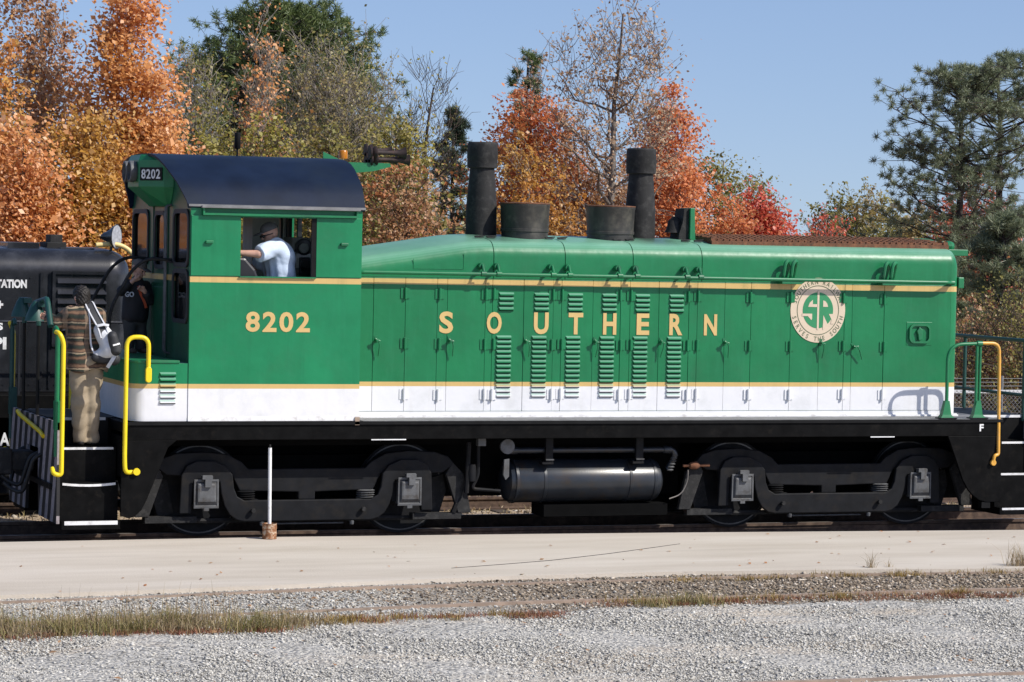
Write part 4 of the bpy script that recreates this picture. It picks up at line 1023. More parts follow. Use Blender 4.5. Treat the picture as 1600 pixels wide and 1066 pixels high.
drum(float(at(820, 345, -0.35)[0]), 3.54, 3.925, 0.305); drum(float(at(953.5, 350, -0.35)[0]), 3.53, 3.915, 0.305)
# bell in its bracket
m = MB(); m.prism([(1.66, 3.50), (1.585, 3.50), (1.60, 3.62), (1.64, 3.74), (1.66, 3.92), (1.72, 3.92), (1.72, 3.50)], 'y', -0.36, -0.08); m.lathe([(0.03, 0.20), (0.08, 0.15), (0.10, 0.05), (0.13, 0)], (1.60, -0.2, 3.62), 'z', 14); m.build('bell', 'soot_black', LOCO, 40)
m = MB(); m.prism([(1.725, 3.50), (1.80, 3.50), (1.785, 3.93), (1.725, 3.93)], 'y', -0.40, -0.06); m.build('bell_bracket', 'green_paint', LOCO, bevel=0.006)
# lettering on the doors
for ch, px in zip('SOUTHERN', (697, 772, 845.5, 899.5, 952.5, 1004.5, 1056, 1110)):
    x = float(at(px, 510, -0.953)[0]); w = 0.094 if ch in 'OUT' else 0.087
    if ch == 'E': w = 0.083
    m = MB(); lettering(m, ch, x-w, x+w, 2.372, 2.632, (x-w, -0.9535), 0.034); m.build('letter', 'gold_paint', HOOD)
# round railway emblem
ex, ez, er = float(at(1278, 485, -0.955)[0]), float(at(1278, 485, -0.955)[2]), 0.375
EZ = 1.07
def disc(r0, r1, y, t, n=72):
    m = MB()
    if r0 == 0: m.prism([(ex+r1*math.cos(2*math.pi*k/n), ez+EZ*r1*math.sin(2*math.pi*k/n)) for k in range(n)], 'y', y-t, y)
    else: m.loft([[(ex+r*math.cos(2*math.pi*k/n), y-e, ez+EZ*r*math.sin(2*math.pi*k/n)) for r, e in ((r0, 0), (r1, 0), (r1, t), (r0, t))] for k in range(n+1)], caps=False)
    return m
EM = disc(0, er, -0.9525, 0.003).build('emblem', 'cream_paint', HOOD)
disc(er*0.745, er*0.768, -0.9558, 0.002).build('emblem_ring', 'dark_lettering', HOOD)
disc(0, er*0.555, -0.9558, 0.002).build('emblem_disc', 'mark_green', HOOD)
def Q(pts): return [(ex+(a-478)/353*er*1.03, ez-(b-530)/396*er*1.03*EZ) for a, b in pts]
m = MB()
for pts in ([(467, 300), (491, 300), (491, 760), (467, 760)],
            [(352, 490), (372, 440), (410, 406), (410, 458), (470, 458), (470, 492)],
            [(280, 571), (405, 571), (405, 628), (396, 648), (352, 600), (280, 600)],
            [(540, 412), (566, 420), (590, 448), (603, 488), (540, 488)],
            [(690, 572), (614, 572), (650, 640), (640, 690), (680, 690)],
            [(546, 588), (602, 694), (575, 742), (541, 760)]):
    m.prism(Q(pts), 'y', -0.9605, -0.958)
m.build('emblem_letters', 'cream_paint', HOOD)
def arc_text(text, rmid, h, a0, a1, inward):
    m = MB(); n = len(text)
    for k, ch in enumerate(text):
        if ch == ' ': continue
        a = R(a0+(a1-a0)*k/(n-1)); vs_, fs = glyphs(ch, 0.012, 0.5)
        xs = [v[0] for v in vs_]; cx = (min(xs)+max(xs))/2
        sc = h/0.72; out = []
        for x, y, z in vs_:
            u, w = (x-cx)*sc*0.86, (y-0.36)*sc
            rr = rmid+(w if not inward else -w)
            tx, tz = (math.sin(a), -math.cos(a)) if not inward else (-math.sin(a), math.cos(a))
            out.append((ex+rr*math.cos(a)+u*tx, -0.9555-(z+0.5)*0.002, ez+EZ*(rr*math.sin(a)+u*tz)))
        m.add(out, fs)
    m.build('emblem_lettering', 'dark_lettering', HOOD)
arc_text('SOUTHERN RAILWAY', er*0.882, er*0.145, 163, 17, False)
arc_text('SERVES THE SOUTH', er*0.882, er*0.145, 195, 345, True)

# ---- cab
WX0, WX1, WZ0, WZ1 = -4.287, -3.415, 3.02, 3.69
ZB, ZE = 1.378, 3.835
ROOFP = [(1.52, 3.81), (1.485, 3.88), (1.44, 3.97), (1.36, 4.08), (1.28, 4.14), (1.20, 4.19), (1.07, 4.272), (0.91, 4.338), (0.72, 4.378), (0.54, 4.40), (0.27, 4.412), (0.0, 4.416)]
roof_line = [(-a, b) for a, b in ROOFP]+[(a, b) for a, b in reversed(ROOFP[:-1])]
m = MB()
def wall_y(y0, y1, wins):
    x0 = XL
    m.box(XL, XR, y0, y1, ZB, WZ0-0.0); m.box(XL, XR, y0, y1, WZ1, 3.808)
    for a, b in wins:
        m.box(x0, a, y0, y1, WZ0, WZ1); x0 = b
    m.box(x0, XR, y0, y1, WZ0, WZ1)
wall_y(-1.5, -1.46, [(WX0, WX1)])
CAB = m.build('cab', 'cab_paint', LOCO)
m = MB(); wall_y(1.46, 1.5, [(-4.80, -4.36), (-4.30, -3.40)]); m.build('cab_wall', 'cab_paint', CAB)
def end_wall(x0, x1, wins, zlo):
    """wins: list of (y0, y1, z0, z1) sorted by y"""
    m = MB()
    y = -1.46
    for a, b, c, d in wins:
        m.box(x0, x1, y, a, zlo, 3.80); m.box(x0, x1, a, b, zlo, c)
        if d < 3.80: m.box(x0, x1, a, b, d, 3.80)
        y = b
    m.box(x0, x1, y, 1.46, zlo, 3.80)
    gable = [(-1.46, 3.80), (1.46, 3.80)]+[(a*0.99, b-0.02) for a, b in reversed(roof_line) if abs(a) < 1.47]
    m.prism(gable, 'x', x0, x1)
    return m
REARW = [(-1.42, -0.72, 2.50, 3.07), (-0.30, 0.26, 3.10, 3.72), (0.60, 1.40, 3.14, 3.74)]
m = MB()
def rear_wall():
    m = MB(); x0, x1, zl = XL+0.001, XL+0.04, 2.0
    def rects(y0, y1, holes):
        z = zl
        for a, b in holes: m.box(x0, x1, y0, y1, z, a); z = b
        m.box(x0, x1, y0, y1, z, 3.80)
    rects(-1.46, -1.42, []); rects(-1.42, -0.72, [(2.50, 3.06), (3.14, 3.74)]); rects(-0.72, -0.28, []); rects(-0.28, 0.24, [(3.10, 3.72)])
    rects(0.24, 0.60, []); rects(0.60, 1.40, [(3.14, 3.74)]); rects(1.40, 1.46, [])
    m.prism([(-1.46, 3.80), (1.46, 3.80)]+[(a*0.99, b-0.02) for a, b in reversed(roof_line) if abs(a) < 1.47], 'x', x0, x1)
    m.box(x0, x1, -1.46, 1.46, ZB, 2.0)
    return m
rear_wall().build('cab_end_wall', 'cab_end_shaded_paint', CAB)
end_wall(XR-0.04, XR-0.001, [(-1.36, -0.62, 3.36, 3.70), (0.42, 1.38, 3.34, 3.72)], ZB).build('cab_end_wall', 'cab_paint', CAB)
def glass():
    mt, nt, b, out = new_mat('clear_glass')
    tr = node(nt, 'ShaderNodeBsdfTransparent'); tr.inputs[0].default_value = (0.55, 0.55, 0.52, 1)
    gl = node(nt, 'ShaderNodeBsdfGlossy'); gl.inputs['Roughness'].default_value = 0.05
    fr = node(nt, 'ShaderNodeFresnel'); fr.inputs[0].default_value = 1.6
    mx = node(nt, 'ShaderNodeMixShader'); link(nt, fr.outputs[0], mx.inputs[0]); link(nt, tr.outputs[0], mx.inputs[1]); link(nt, gl.outputs[0], mx.inputs[2]); link(nt, mx.outputs[0], out.inputs[0])
glass()
for y0, y1, z0, z1 in ((-1.42, -0.72, 2.50, 3.06), (-1.42, -0.72, 3.14, 3.74), (-0.28, 0.24, 3.10, 3.72), (0.60, 1.40, 3.14, 3.74)):
    ro, ri = rrect(y0-0.03, y1+0.03, z0-0.03, z1+0.03, 0.12), rrect(y0+0.02, y1-0.02, z0+0.02, z1-0.02, 0.10)
    m = MB(); m.loft([[(XL, a, b) for a, b in ro], [(XL-0.02, a, b) for a, b in ro], [(XL-0.02, a, b) for a, b in ri], [(XL, a, b) for a, b in ri]], caps=False)
    w = m.build('window_frame', 'rubber', CAB, 30)
    m = MB(); m.box(XL+0.012, XL+0.018, y0, y1, z0, z1); m.build('window_pane', 'clear_glass', CAB)
# cab door on the end wall
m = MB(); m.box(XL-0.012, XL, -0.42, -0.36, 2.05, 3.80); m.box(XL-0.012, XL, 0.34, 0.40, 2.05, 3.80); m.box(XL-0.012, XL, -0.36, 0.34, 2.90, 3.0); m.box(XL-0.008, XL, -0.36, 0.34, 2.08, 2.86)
m.build('cab_door', 'cab_end_shaded_paint', CAB, bevel=0.004)
m = MB()
for yy in (-0.50, -0.56): m.tube(fillet([(XL, yy, 3.82), (XL-0.06, yy, 3.80), (XL-0.06, yy, 2.12), (XL, yy, 2.10)], 0.03), 0.013, 8)
m.build('grab_iron', 'steel_grey', CAB, 50)
m = MB(); m.box(XL-0.05, XL, -0.75, -0.35, 3.15, 3.17); m.build('grab_iron', 'soot_black', CAB)
# sliding window covers
for x0, x1 in ((-4.862, -4.292), (-3.40, -2.862)):
    m = MB(); m.box(x0, x1, -1.512, -1.501, 3.022, 3.70); pnl = m.build('window_cover', 'cab_paint', CAB, bevel=0.003)
    xk = (x0+x1)/2-0.08 if x0 < -4 else (x0+x1)/2+0.06
    m = MB(); m.box(xk-0.045, xk+0.045, -1.545, -1.512, 3.385, 3.42); m.build('cover_knob', 'green_paint', CAB, bevel=0.008)
m = MB(); m.box(-3.455, -3.40, -1.508, -1.47, 3.02, 3.69); m.build('window_channel', 'black_paint', CAB)
m = MB(); m.box(-4.30, -3.40, -1.525, -1.46, 3.006, 3.022); m.build('window_sill', 'green_paint', CAB)
m = MB(); m.box(-4.76, -2.90, -1.585, -1.536, 3.785, 3.812); m.build('rain_gutter', 'deck_grey', CAB, bevel=0.004)
m = MB(); m.box(-4.74, -2.92, -1.555, -1.501, 3.705, 3.73); m.box(-4.74, -4.72, -1.555, -1.501, 3.73, 3.795); m.box(-2.94, -2.92, -1.555, -1.501, 3.73, 3.795); m.build('rain_gutter', 'green_paint', CAB)
m = MB(); m.box(XL, XR, -1.503, -1.5, 1.378, 1.43); m.build('cab_base', 'white_paint', CAB)
m = MB(); m.box(XR-0.05, XR+0.004, -1.52, -1.49, 1.33, 1.42); m.build('corner_patch', 'rail_buried', CAB)
# roof
m = MB()
pr = roof_line+[(a*0.985, b-0.03) for a, b in reversed(roof_line)]
m.loft([[(-4.905-0.205*min(1.0, max(0.0, (b-3.83)/0.5)) if k == 0 else x, a, b) for a, b in pr] for k, x in enumerate((-4.935, -4.7, -2.825))])
ROOF = m.build('cab_roof', 'roof_paint', CAB, 25)
m = MB()
for s in (-1, 1):
    m = MB(); m.box(-4.90, -2.825, *sorted((s*1.512, s*1.535)), 3.80, 3.826); m.build('roof_edge', 'deck_grey', CAB)
# cab number
m = MB()
W4 = 0.76/4
for k, ch in enumerate('8202'): lettering(m, ch, -4.215+k*0.197, -4.215+k*0.197+0.165, 2.392, 2.622, (-4.215+k*0.197, -1.5015), 0.030)
m.build('cab_number', 'gold_paint', CAB)
# headlight casing with number boards
plan = [(-4.867, -0.66), (-4.98, -0.62), (-5.20, -0.28), (-5.20, 0.28), (-4.98, 0.62), (-4.867, 0.66)]
low = [(-4.867, -0.5), (-4.90, -0.48), (-4.95, -0.22), (-4.95, 0.22), (-4.90, 0.48), (-4.867, 0.5)]
m = MB(); m.loft([[(x, y, 3.80) for x, y in low], [(x, y, 4.02) for x, y in plan], [(x, y, 4.33) for x, y in plan], [(x+0.03 if x < -4.9 else x, y*0.92, 4.395) for x, y in plan]])
HL = m.build('headlight_casing', 'green_paint', LOCO, bevel=0.008)
for yy in (-0.13, 0.13):
    m = MB(); m.lathe([(0.11, 0.0), (0.125, -0.03), (0.125, -0.08), (0.105, -0.085), (0.10, -0.03), (0.02, -0.02)], (-5.20, yy, 4.20), 'x', 20); m.build('headlight', 'steel_grey', HL, 40)
for s in (-1, 1):
    A, B = np.array((-4.98, -0.62)), np.array((-5.20, -0.28))
    d = (A-B)/np.linalg.norm(A-B); nrm2 = np.array((d[1], -d[0])) if s < 0 else None
    P0, P1 = B+d*0.035, A-d*0.02
    nx = np.array((-(d[1]), d[0])); nx = nx if nx[0] < 0 else -nx
    if s > 0: continue
    m = MB(); m.add([(*(P0+nx*e), z) for e in (0.002, 0.012) for z in (4.095, 4.245)]+[(*(P1+nx*e), z) for e in (0.002, 0.012) for z in (4.095, 4.245)],
                    [(0, 1, 3, 2), (4, 6, 7, 5), (0, 4, 5, 1), (2, 3, 7, 6), (0, 2, 6, 4), (1, 5, 7, 3)])
    nb = m.build('number_board', 'black_paint', HL)
    m = MB(); L = np.linalg.norm(P1-P0)
    for k, ch in enumerate('8202'):
        w0 = L*0.07+k*L*0.222; q0 = P0+d*w0+nx*0.0125
        lettering(m, ch, 0, L*0.19, 4.115, 4.225, (q0[0], q0[1]), 0.02, (d[0], d[1]), 0.003)
    m.build('number', 'white_paint', HL)
# horn, beacon, antenna
m = MB(); m.prism([(-2.90, 4.34), (-2.62, 4.38), (-2.10, 4.38), (-2.08, 4.34), (-2.30, 4.28), (-2.86, 4.22)], 'y', -0.12, 0.12); m.prism([(-2.90, 4.30), (-2.90, 4.50), (-2.62, 4.38)], 'y', -0.01, 0.01); m.build('horn_bracket', 'green_paint', LOCO)
m = MB()
for x, y, z, L, r in ((-2.27, -0.12, 4.505, 0.36, 0.078), (-2.25, 0.12, 4.535, 0.24, 0.06), (-2.25, -0.09, 4.425, 0.40, 0.072), (-2.25, 0.09, 4.425, 0.30, 0.06)):
    m.lathe([(0.078, -0.09), (0.085, -0.07), (0.04, -0.055), (0.072, -0.03), (0.078, -0.005), (0.03, 0.01), (0.025, L*0.4), (0.035, L*0.7), (r*0.75, L*0.93), (r, L), (r*0.85, L), (0.02, L*0.7)], (x, y, z), 'x', 18)
m.box(-2.34, -2.20, -0.10, 0.10, 4.375, 4.42)
m.build('horn', 'horn_rust', LOCO, 40)
m = MB(); m.lathe([(0.055, 0), (0.055, 0.085), (0.045, 0.10), (0.01, 0.105)], (-2.575, 0.25, 4.43), 'z', 14); m.build('beacon', 'amber_lens', LOCO, 40)
m = MB(); m.lathe([(0.06, -0.05), (0.06, 0)], (-2.90, 0.25, 4.42), 'z', 12)
m = MB(); m.tube([(-3.955, 0, 4.40), (-3.955, 0, 4.50)], 0.012, 8); m.lathe([(0.03, 4.50), (0.037, 4.51), (0.037, 4.685), (0.028, 4.695)], (-3.955, 0, 0), 'z', 14); m.build('antenna', 'black_paint', LOCO, 40)
# raised platform (low box) behind the cab
pl = [(XL-0.002, -1.49)]+[(-5.51+0.16-0.16*math.cos(R(a)), -1.49+0.16-0.16*math.sin(R(a))) for a in range(90, -1, -15)]
pl += [(-5.51, 1.33)]+[(-5.51+0.16-0.16*math.cos(R(a)), 1.33+0.16*math.sin(R(a))) for a in range(0, 91, 15)]+[(XL-0.002, 1.49)]
m = MB(); m.prism(pl, 'z', 1.378, 2.03)
BOX = m.build('battery_box', 'cab_paint', LOCO, 30)
m = MB(); m.prism([(x-(0.012 if x < -4.9 else 0.10), y*1.008) for x, y in pl], 'z', 2.031, 2.062); m.build('box_lid', 'green_paint', BOX, bevel=0.006)
bx = -5.10
m2 = MB(); m2.box(-0.085, 0.085, -1.494, -1.49, -0.046, -0.036); s2 = m2.mesh('louvre_slot', 'underside_black')
off = Vector((0, -0.54, 0))
for k in range(6):
    put('louvre', lme, BOX, (bx-0.01*0, -0.54, 1.93-0.062*k)); put('louvre_slot', sme, BOX, (bx, -0.54, 1.93-0.062*k))
# black hand rails by the cab door
for yy, dx in ((-0.62, 0.0), (0.55, 0.02)):
    m = MB(); m.tube(fillet([(XL, yy, 3.18), (-5.16, yy, 3.20), (-5.34, yy, 3.06), (-5.58, yy, 2.62), (-5.62, yy, 2.06)], 0.14, 6), 0.020, 8)
    m.build('door_rail', 'soot_black', LOCO, 50)
# cab inside
m = MB(); m.box(XL+0.04, XR-0.04, -1.46, 1.46, 1.95, 2.0); m.build('cab_floor', 'seat_black', CAB)
def px_box(name, p0, p1, y0, y1, z0, z1, mat, bevel=None):
    xa, xb = float(at(p0, 385, y0)[0]), float(at(p1, 385, y0)[0])
    m = MB(); m.box(xa, xb, y0, y1, z0, z1); return m.build(name, mat, CAB, bevel=bevel)
m = MB(); m.box(XL+0.05, XR-0.05, -1.45, 1.45, 3.785, 3.80); m.build('cab_bounce_ceiling', 'cab_panel', CAB)  # pale ceiling added to bounce light around the cab
m = MB(); m.box(XL+0.05, XR-0.05, 1.44, 1.455, 2.0, 3.0); m.build('cab_bounce_lining', 'cab_panel', CAB)  # pale wall lining added for the same bounced light
px_box('cabinet', 394, 436, 0.45, 0.90, 2.0, 3.78, 'cab_panel')
px_box('cab_post', 438, 443, 0.70, 0.76, 2.0, 3.80, 'seat_black'); px_box('cab_post', 443.5, 449, 0.60, 0.66, 2.0, 3.80, 'cab_panel')
px_box('cab_post', 450, 456, 0.50, 0.60, 2.0, 3.80, 'seat_black')
cs = px_box('control_stand', 456, 491, -0.10, 0.30, 2.0, 3.47, 'console_grey', 0.01)
def px_disc(name, px, py, r, y, mat):
    q = at(px, py, y); m = MB(); m.lathe([(r, 0.0), (r, -0.03), (r*0.8, -0.035), (r*0.2, -0.03)], q, 'y', 18); m.build(name, mat, CAB, 30)
px_disc('gauge', 474, 386, 0.10, -0.10, 'seat_black'); px_disc('gauge_face', 474, 388, 0.06, -0.135, 'console_grey')
for q in (461, 472, 484): px_disc('knob', q, 392, 0.018, -0.10, 'seat_black')
q0, q1 = at(462, 411, -0.10), at(488, 397, -0.10)
m = MB(); m.box(q0[0], q1[0], -0.125, -0.10, q0[2]-0.06, q1[2]); m.build('notice', 'white_paint', CAB)
m = MB(); m.box(q0[0]+0.03, q1[0]-0.05, -0.20, -0.126, q0[2]-0.20, q1[2]-0.04); m.lathe([(0.06, -0.25), (0.06, -0.2)], ((q0[0]+q1[0])/2-0.02, 0, q1[2]-0.12), 'y', 14); m.build('brake_stand', 'seat_black', CAB, bevel=0.01)
m = MB(); m.box(-4.15, -3.55, -1.10, -0.55, 2.42, 2.52); m.box(-3.60, -3.50, -1.05, -0.6, 2.5, 2.95); m.tube([(-3.85, -0.8, 2.0), (-3.85, -0.8, 2.42)], 0.05, 8); m.build('seat', 'seat_black', CAB, bevel=0.03)
a = at(398, 394, -1.30); b = at(398, 432, -1.25)
m = MB(); m.prism([(-4.30, 3.24), (-4.20, 3.23), (-4.08, 3.10), (-4.02, 2.95), (-4.30, 2.95)], 'y', -1.40, -1.15); m.build('arm_rest', 'seat_black', CAB, bevel=0.03)
m = MB(); m.box(-2.95, -2.90, 0.86, 0.92, 3.3, 3.75); m.build('window_post', 'seat_black', CAB)

# ================================================================== black locomotive on the next track
BL = thing('diesel_locomotive', (-8.4, 5.5, 0), 'black diesel locomotive with white lettering on the track behind', 'locomotive')
YF, YS = 4.6, 4.0
def bl_prof(ins=0.0, zb=1.36):
    yc = 5.5; r = 0.34
    L = [(YF+ins, zb)]+[(YF+r-(r-ins)*math.cos(R(a)), 2.91+(r-ins)*math.sin(R(a))) for a in range(0, 91, 10)]+[(yc, 3.27-ins)]
    return L+[(2*yc-a, b) for a, b in reversed(L[:-1])]
secs = [[(-13.5, a, b) for a, b in bl_prof()]]
for k in range(8):
    t = R(90*k/7); secs.append([(-4.47+0.32*math.sin(t), a, b) for a, b in bl_prof(0.30*(1-math.cos(t)))])
m = MB(); m.loft(secs); bh = m.build('hood', 'loco_black', BL, 30)
m = MB(); m.box(-13.8, -3.2, YS, 7.0, 1.05, 1.35); bf = m.build('underframe', 'frame_black', BL, bevel=0.01)
m = MB(); m.box(-9.8, -6.9, 4.1, 6.9, 0.25, 1.05); m.build('fuel_tank', 'frame_black', BL, bevel=0.08)
m = MB(); m.box(-13.4, -3.5, 4.9, 6.1, 0.35, 1.05); m.build('centre_sill', 'underside_black', BL)
def copy_tree(o, parent):
    c = o.copy(); COL.objects.link(c); c.parent = parent
    for ch in o.children: copy_tree(ch, c)
    return c
src_trucks = [o for o in LOCO.children if o.name.startswith('truck')]
for xc in (-11.4, -5.2):
    c = copy_tree(src_trucks[0], BL); c.location = Vector((xc+3.353, 5.5, -0.16))-BL.location
def bq(px, py, Y=YF): q = at(px, py, Y); return float(q[0]), float(q[2])
x0, z0 = bq(80, 512); x1, z1 = bq(169, 425)
m = MB(); m.box(x0, x1, YF-0.03, YF-0.001, z0-0.25, z1); m.build('louvre_door', 'loco_black', BL, bevel=0.006)
m = MB(); m.prism([(x0, z0-0.25), (x0+.04, z0-.25), (x0+.04, z1-.04), (x1-.04, z1-.04), (x1-.04, z0-.25), (x1, z0-.25), (x1, z1), (x0, z1)], 'y', YF-0.055, YF-0.03); m.build('door_frame', 'loco_black', BL)
for py in (438, 455, 470, 483, 498, 512):
    xa, za = bq(89, py); xb, _ = bq(165, py)
    m = MB(); m.prism([(YF-0.03, za+0.03), (YF-0.075, za-0.035), (YF-0.07, za-0.045), (YF-0.03, za-0.03)], 'x', xa, xb); m.build('slat', 'loco_black', BL)
for pxa, pxb in ((62, 66), (76, 79)):
    xa, _ = bq(pxa, 500); xb, _ = bq(pxb, 500)
    m = MB(); m.box(xa, xb, YF-0.02, YF-0.001, 1.4, 2.93); m.build('door_post', 'loco_black', BL)
for zz in (1.45, 2.86):
    for k, xx in enumerate(np.arange(-7.4, -4.55, 0.17)):
        m = MB(); m.lathe([(0.011, YF-0.008), (0.013, YF-0.002), (0.013, YF+0.001)], (xx, 0, zz), 'y', 6)
        if k == 0: rme = m.mesh('rivet', 'loco_black', BL.location+Vector((xx, 0, zz)))
        put('rivet', rme, BL, (xx, 0, zz))
def bl_text(t, pxa, pxb, pya, pyb, Y=YF, bold=0.05):
    xa, za = bq(pxa, pyb, Y); xb, zb = bq(pxb, pya, Y)
    m = MB(); lettering(m, t, xa, xb, za, zb, (xa, Y-0.002), bold); m.build('lettering', 'white_paint', BL)
bl_text('TATION', -6, 42, 437, 450); bl_text('+', -6, 5, 470, 482); bl_text('S', -5, 4.5, 504, 516); bl_text('PI', -12, 10, 527, 546, bold=0.04)
bl_text('AR', -1, 28, 676, 697, YS, 0.03)
def bl_roof(name, pxa, pxb, pya, pyb, Y, dy, mat='loco_black'):
    xa, za = bq(pxa, pyb, Y); xb, zb = bq(pxb, pya, Y)
    m = MB(); m.box(xa, xb, Y, Y+dy, min(za, 3.2), zb); return m.build(name, mat, BL, bevel=0.01)
bl_roof('roof_hatch', 12, 62, 379, 392, 5.0, 0.6); bl_roof('roof_hatch', 94, 148, 388, 396, 4.9, 0.7)
bl_roof('exhaust_stack', 78, 98, 367, 385, 5.3, 0.3, 'soot_black'); bl_roof('stack_base', 73, 104, 379, 390, 5.2, 0.5, 'soot_black')
q0 = at(150, 383, 4.85); q1 = at(178, 381, 4.85); q2 = at(196, 386, 4.85); q3 = at(212, 402, 4.85)
m = MB(); m.tube(fillet([q0, q1, q2, q3], 0.1), 0.033, 8); m.build('roof_rail', 'pale_yellow', BL, 50)
q = at(176, 370, 4.9); ax_ = np.array((0.80, -0.60, 0.0))
m = MB(); m.tube([q+ax_*h for h in (-0.16, -0.13, -0.05, 0.03, 0.06)], [0.03, 0.05, 0.085, 0.15, 0.17], 20)
lamp = m.build('spot_lamp', 'loco_black', BL, 40); m = MB(); m.tube([q+ax_*h for h in (0.0605, 0.05, 0.03)], [0.155, 0.13, 0.03], 20); m.build('lens', 'lens_silver', lamp, 40)
m = MB(); m.tube([(q[0]-0.02, q[1], 3.2), (q[0]-0.02, q[1], q[2])], 0.02, 8); m.build('lamp_stalk', 'loco_black', lamp)
for pxa in (-60, 30.5):
    xa, _ = bq(pxa, 560, YS); m = MB(); m.tube([(xa, YS+0.03, 1.35), (xa, YS+0.03, 2.3)], 0.02, 8); m.build('stanchion', 'loco_black', BL)
m = MB(); m.tube([(-13.5, YS+0.03, 2.3), (-3.3, YS+0.03, 2.3)], 0.018, 8); m.build('side_rail', 'loco_black', BL)

# ================================================================== people
def unit(v): v = np.array(v, float); return v/np.linalg.norm(v)
def head_parts(c, fwd, up=(0, 0, 1), k=1.0):
    """distance function pieces of a head with brow, nose, mouth, chin, ears; plus frame"""
    f = unit(fwd); u = np.array(up, float); u = unit(u-f*(u@f)); r = np.cross(f, u); c = np.array(c, float)
    def L(a, b, d): return c+k*(r*a+f*b+u*d)
    M = np.stack([r, f, u], 1)
    def ell(p, o, rad):
        q = (p-L(*o))@M; rad = np.array(rad)*k
        n = np.linalg.norm(q/rad, axis=-1); return (n-1)*rad.min()
    def fn(p):
        d = blend([ell(p, (0, -0.008, 0.022), (0.076, 0.094, 0.098)), ell(p, (0, 0.018, -0.052), (0.057, 0.066, 0.066)), ell(p, (0, 0.066, -0.088), (0.024, 0.022, 0.020))], 0.025*k)
        d = blend([d, s_cone(p, L(0, 0.088, 0.012), L(0, 0.112, -0.028), 0.009*k, 0.015*k), ell(p, (0, 0.090, 0.030), (0.05, 0.012, 0.010)), ell(p, (0, 0.088, -0.058), (0.024, 0.012, 0.009))], 0.010*k)
        for s in (-1, 1):
            d = np.minimum(d, ell(p, (s*0.078, -0.012, -0.012), (0.012, 0.022, 0.034)))
            e = ell(p, (s*0.031, 0.094, 0.006), (0.016, 0.014, 0.010)); d = np.maximum(d, -e-0.003)
        return d
    return fn, L, f, u, r
def eyes(L, parent, mat='hair', k=1.0):
    for s in (-1, 1):
        m = MB(); c = L(s*0.031, 0.084, 0.006); m.lathe([(0.002*k, -0.009*k), (0.008*k, -0.006*k), (0.0105*k, 0), (0.008*k, 0.006*k), (0.002*k, 0.009*k)], c, 'z', 10); m.build('eye', mat, parent, 60)
def hand_fn(w, d, side, k=1.0, curl=0.8):
    """palm plus five bent fingers; w wrist, d pointing direction, side = thumb direction"""
    w = np.array(w, float); d = unit(d); t = np.array(side, float); t = unit(t-d*(t@d)); n = np.cross(d, t)
    P = lambda a, b, c: w+k*(d*a+t*b+n*c)
    segs = []
    for i, (off, ln) in enumerate(((0.030, 0.072), (0.010, 0.080), (-0.010, 0.075), (-0.029, 0.060))):
        a = P(0.085, off, 0); b = P(0.085+ln*0.5*math.cos(curl*0.5), off*1.05, -ln*0.5*math.sin(curl*0.5)); e = P(0.085+ln*(0.5*math.cos(curl*.5)+0.45*math.cos(curl*1.4)), off*1.05, -ln*(0.5*math.sin(curl*.5)+0.45*math.sin(curl*1.4)))
        segs.append((a, b, 0.010*k, 0.009*k)); segs.append((b, e, 0.009*k, 0.0075*k))
    segs.append((P(0.025, 0.03, 0), P(0.055, 0.055, -0.012), 0.013*k, 0.011*k)); segs.append((P(0.055, 0.055, -0.012), P(0.088, 0.055, -0.028), 0.011*k, 0.009*k))
    def fn(p):
        d0 = blend([s_cone(p, P(0, 0.012, 0), P(0.08, 0.022, 0), 0.024*k, 0.019*k), s_cone(p, P(0, -0.012, 0), P(0.08, -0.022, 0), 0.022*k, 0.018*k)], 0.02*k)
        for s in segs: d0 = blend([d0, s_cone(p, *s)], 0.006*k)
        return d0
    return fn
def limb(p, pts, rs, k=0.02):
    return blend([s_cone(p, pts[i], pts[i+1], rs[i], rs[i+1]) for i in range(len(pts)-1)], k)

# ---- engineer leaning on the sill
ENG = thing('person', (-3.70, -1.0, 2.52), 'driver in grey cap and light blue shirt leaning out at the cab window', 'person')
hc = np.array((-3.845, -1.13, 3.505))
hfn, HLc, hf, hu, hr = head_parts(hc, (-0.93, -0.10, -0.36), (-0.3, 0, 1))
hip, chest, neck = (-3.66, -0.98, 2.62), (-3.76, -1.07, 3.26), (-3.80, -1.11, 3.40)
shN, shF = (-3.79, -1.25, 3.36), (-3.72, -0.90, 3.34)
elN, wrN = (-4.04, -1.37, 3.275), (-4.29, -1.32, 3.285)
elF, wrF = (-3.95, -0.78, 3.10), (-4.15, -0.88, 3.05)
h1 = hand_fn(wrN, (-1, 0.15, -0.05), (0, 1, 0.3)); h2 = hand_fn(wrF, (-1, -0.2, -0.2), (0, 0.3, 1))
def eng_body(p):
    d = blend([limb(p, (hip, chest), (0.13, 0.14)), s_cone(p, chest, neck, 0.12, 0.055), s_cone(p, neck, hc, 0.055, 0.055)], 0.04)
    d = blend([d, hfn(p)], 0.015)
    d = blend([d, limb(p, (shN, elN, wrN), (0.055, 0.045, 0.030)), limb(p, (shF, elF, wrF), (0.055, 0.045, 0.028))], 0.02)
    d = blend([d, h1(p), h2(p)], 0.008)
    for s in (-1, 1):
        d = blend([d, limb(p, (np.array(hip)+(0.02, s*0.09, 0), np.array(hip)+(-0.42, s*0.11, 0.03), np.array(hip)+(-0.45, s*0.11, -0.42)), (0.085, 0.06, 0.045))], 0.03)
    return d
nets('body', eng_body, (-4.50, -1.50, 2.10), (-3.44, -0.60, 3.68), 0.0105, 'skin', ENG)
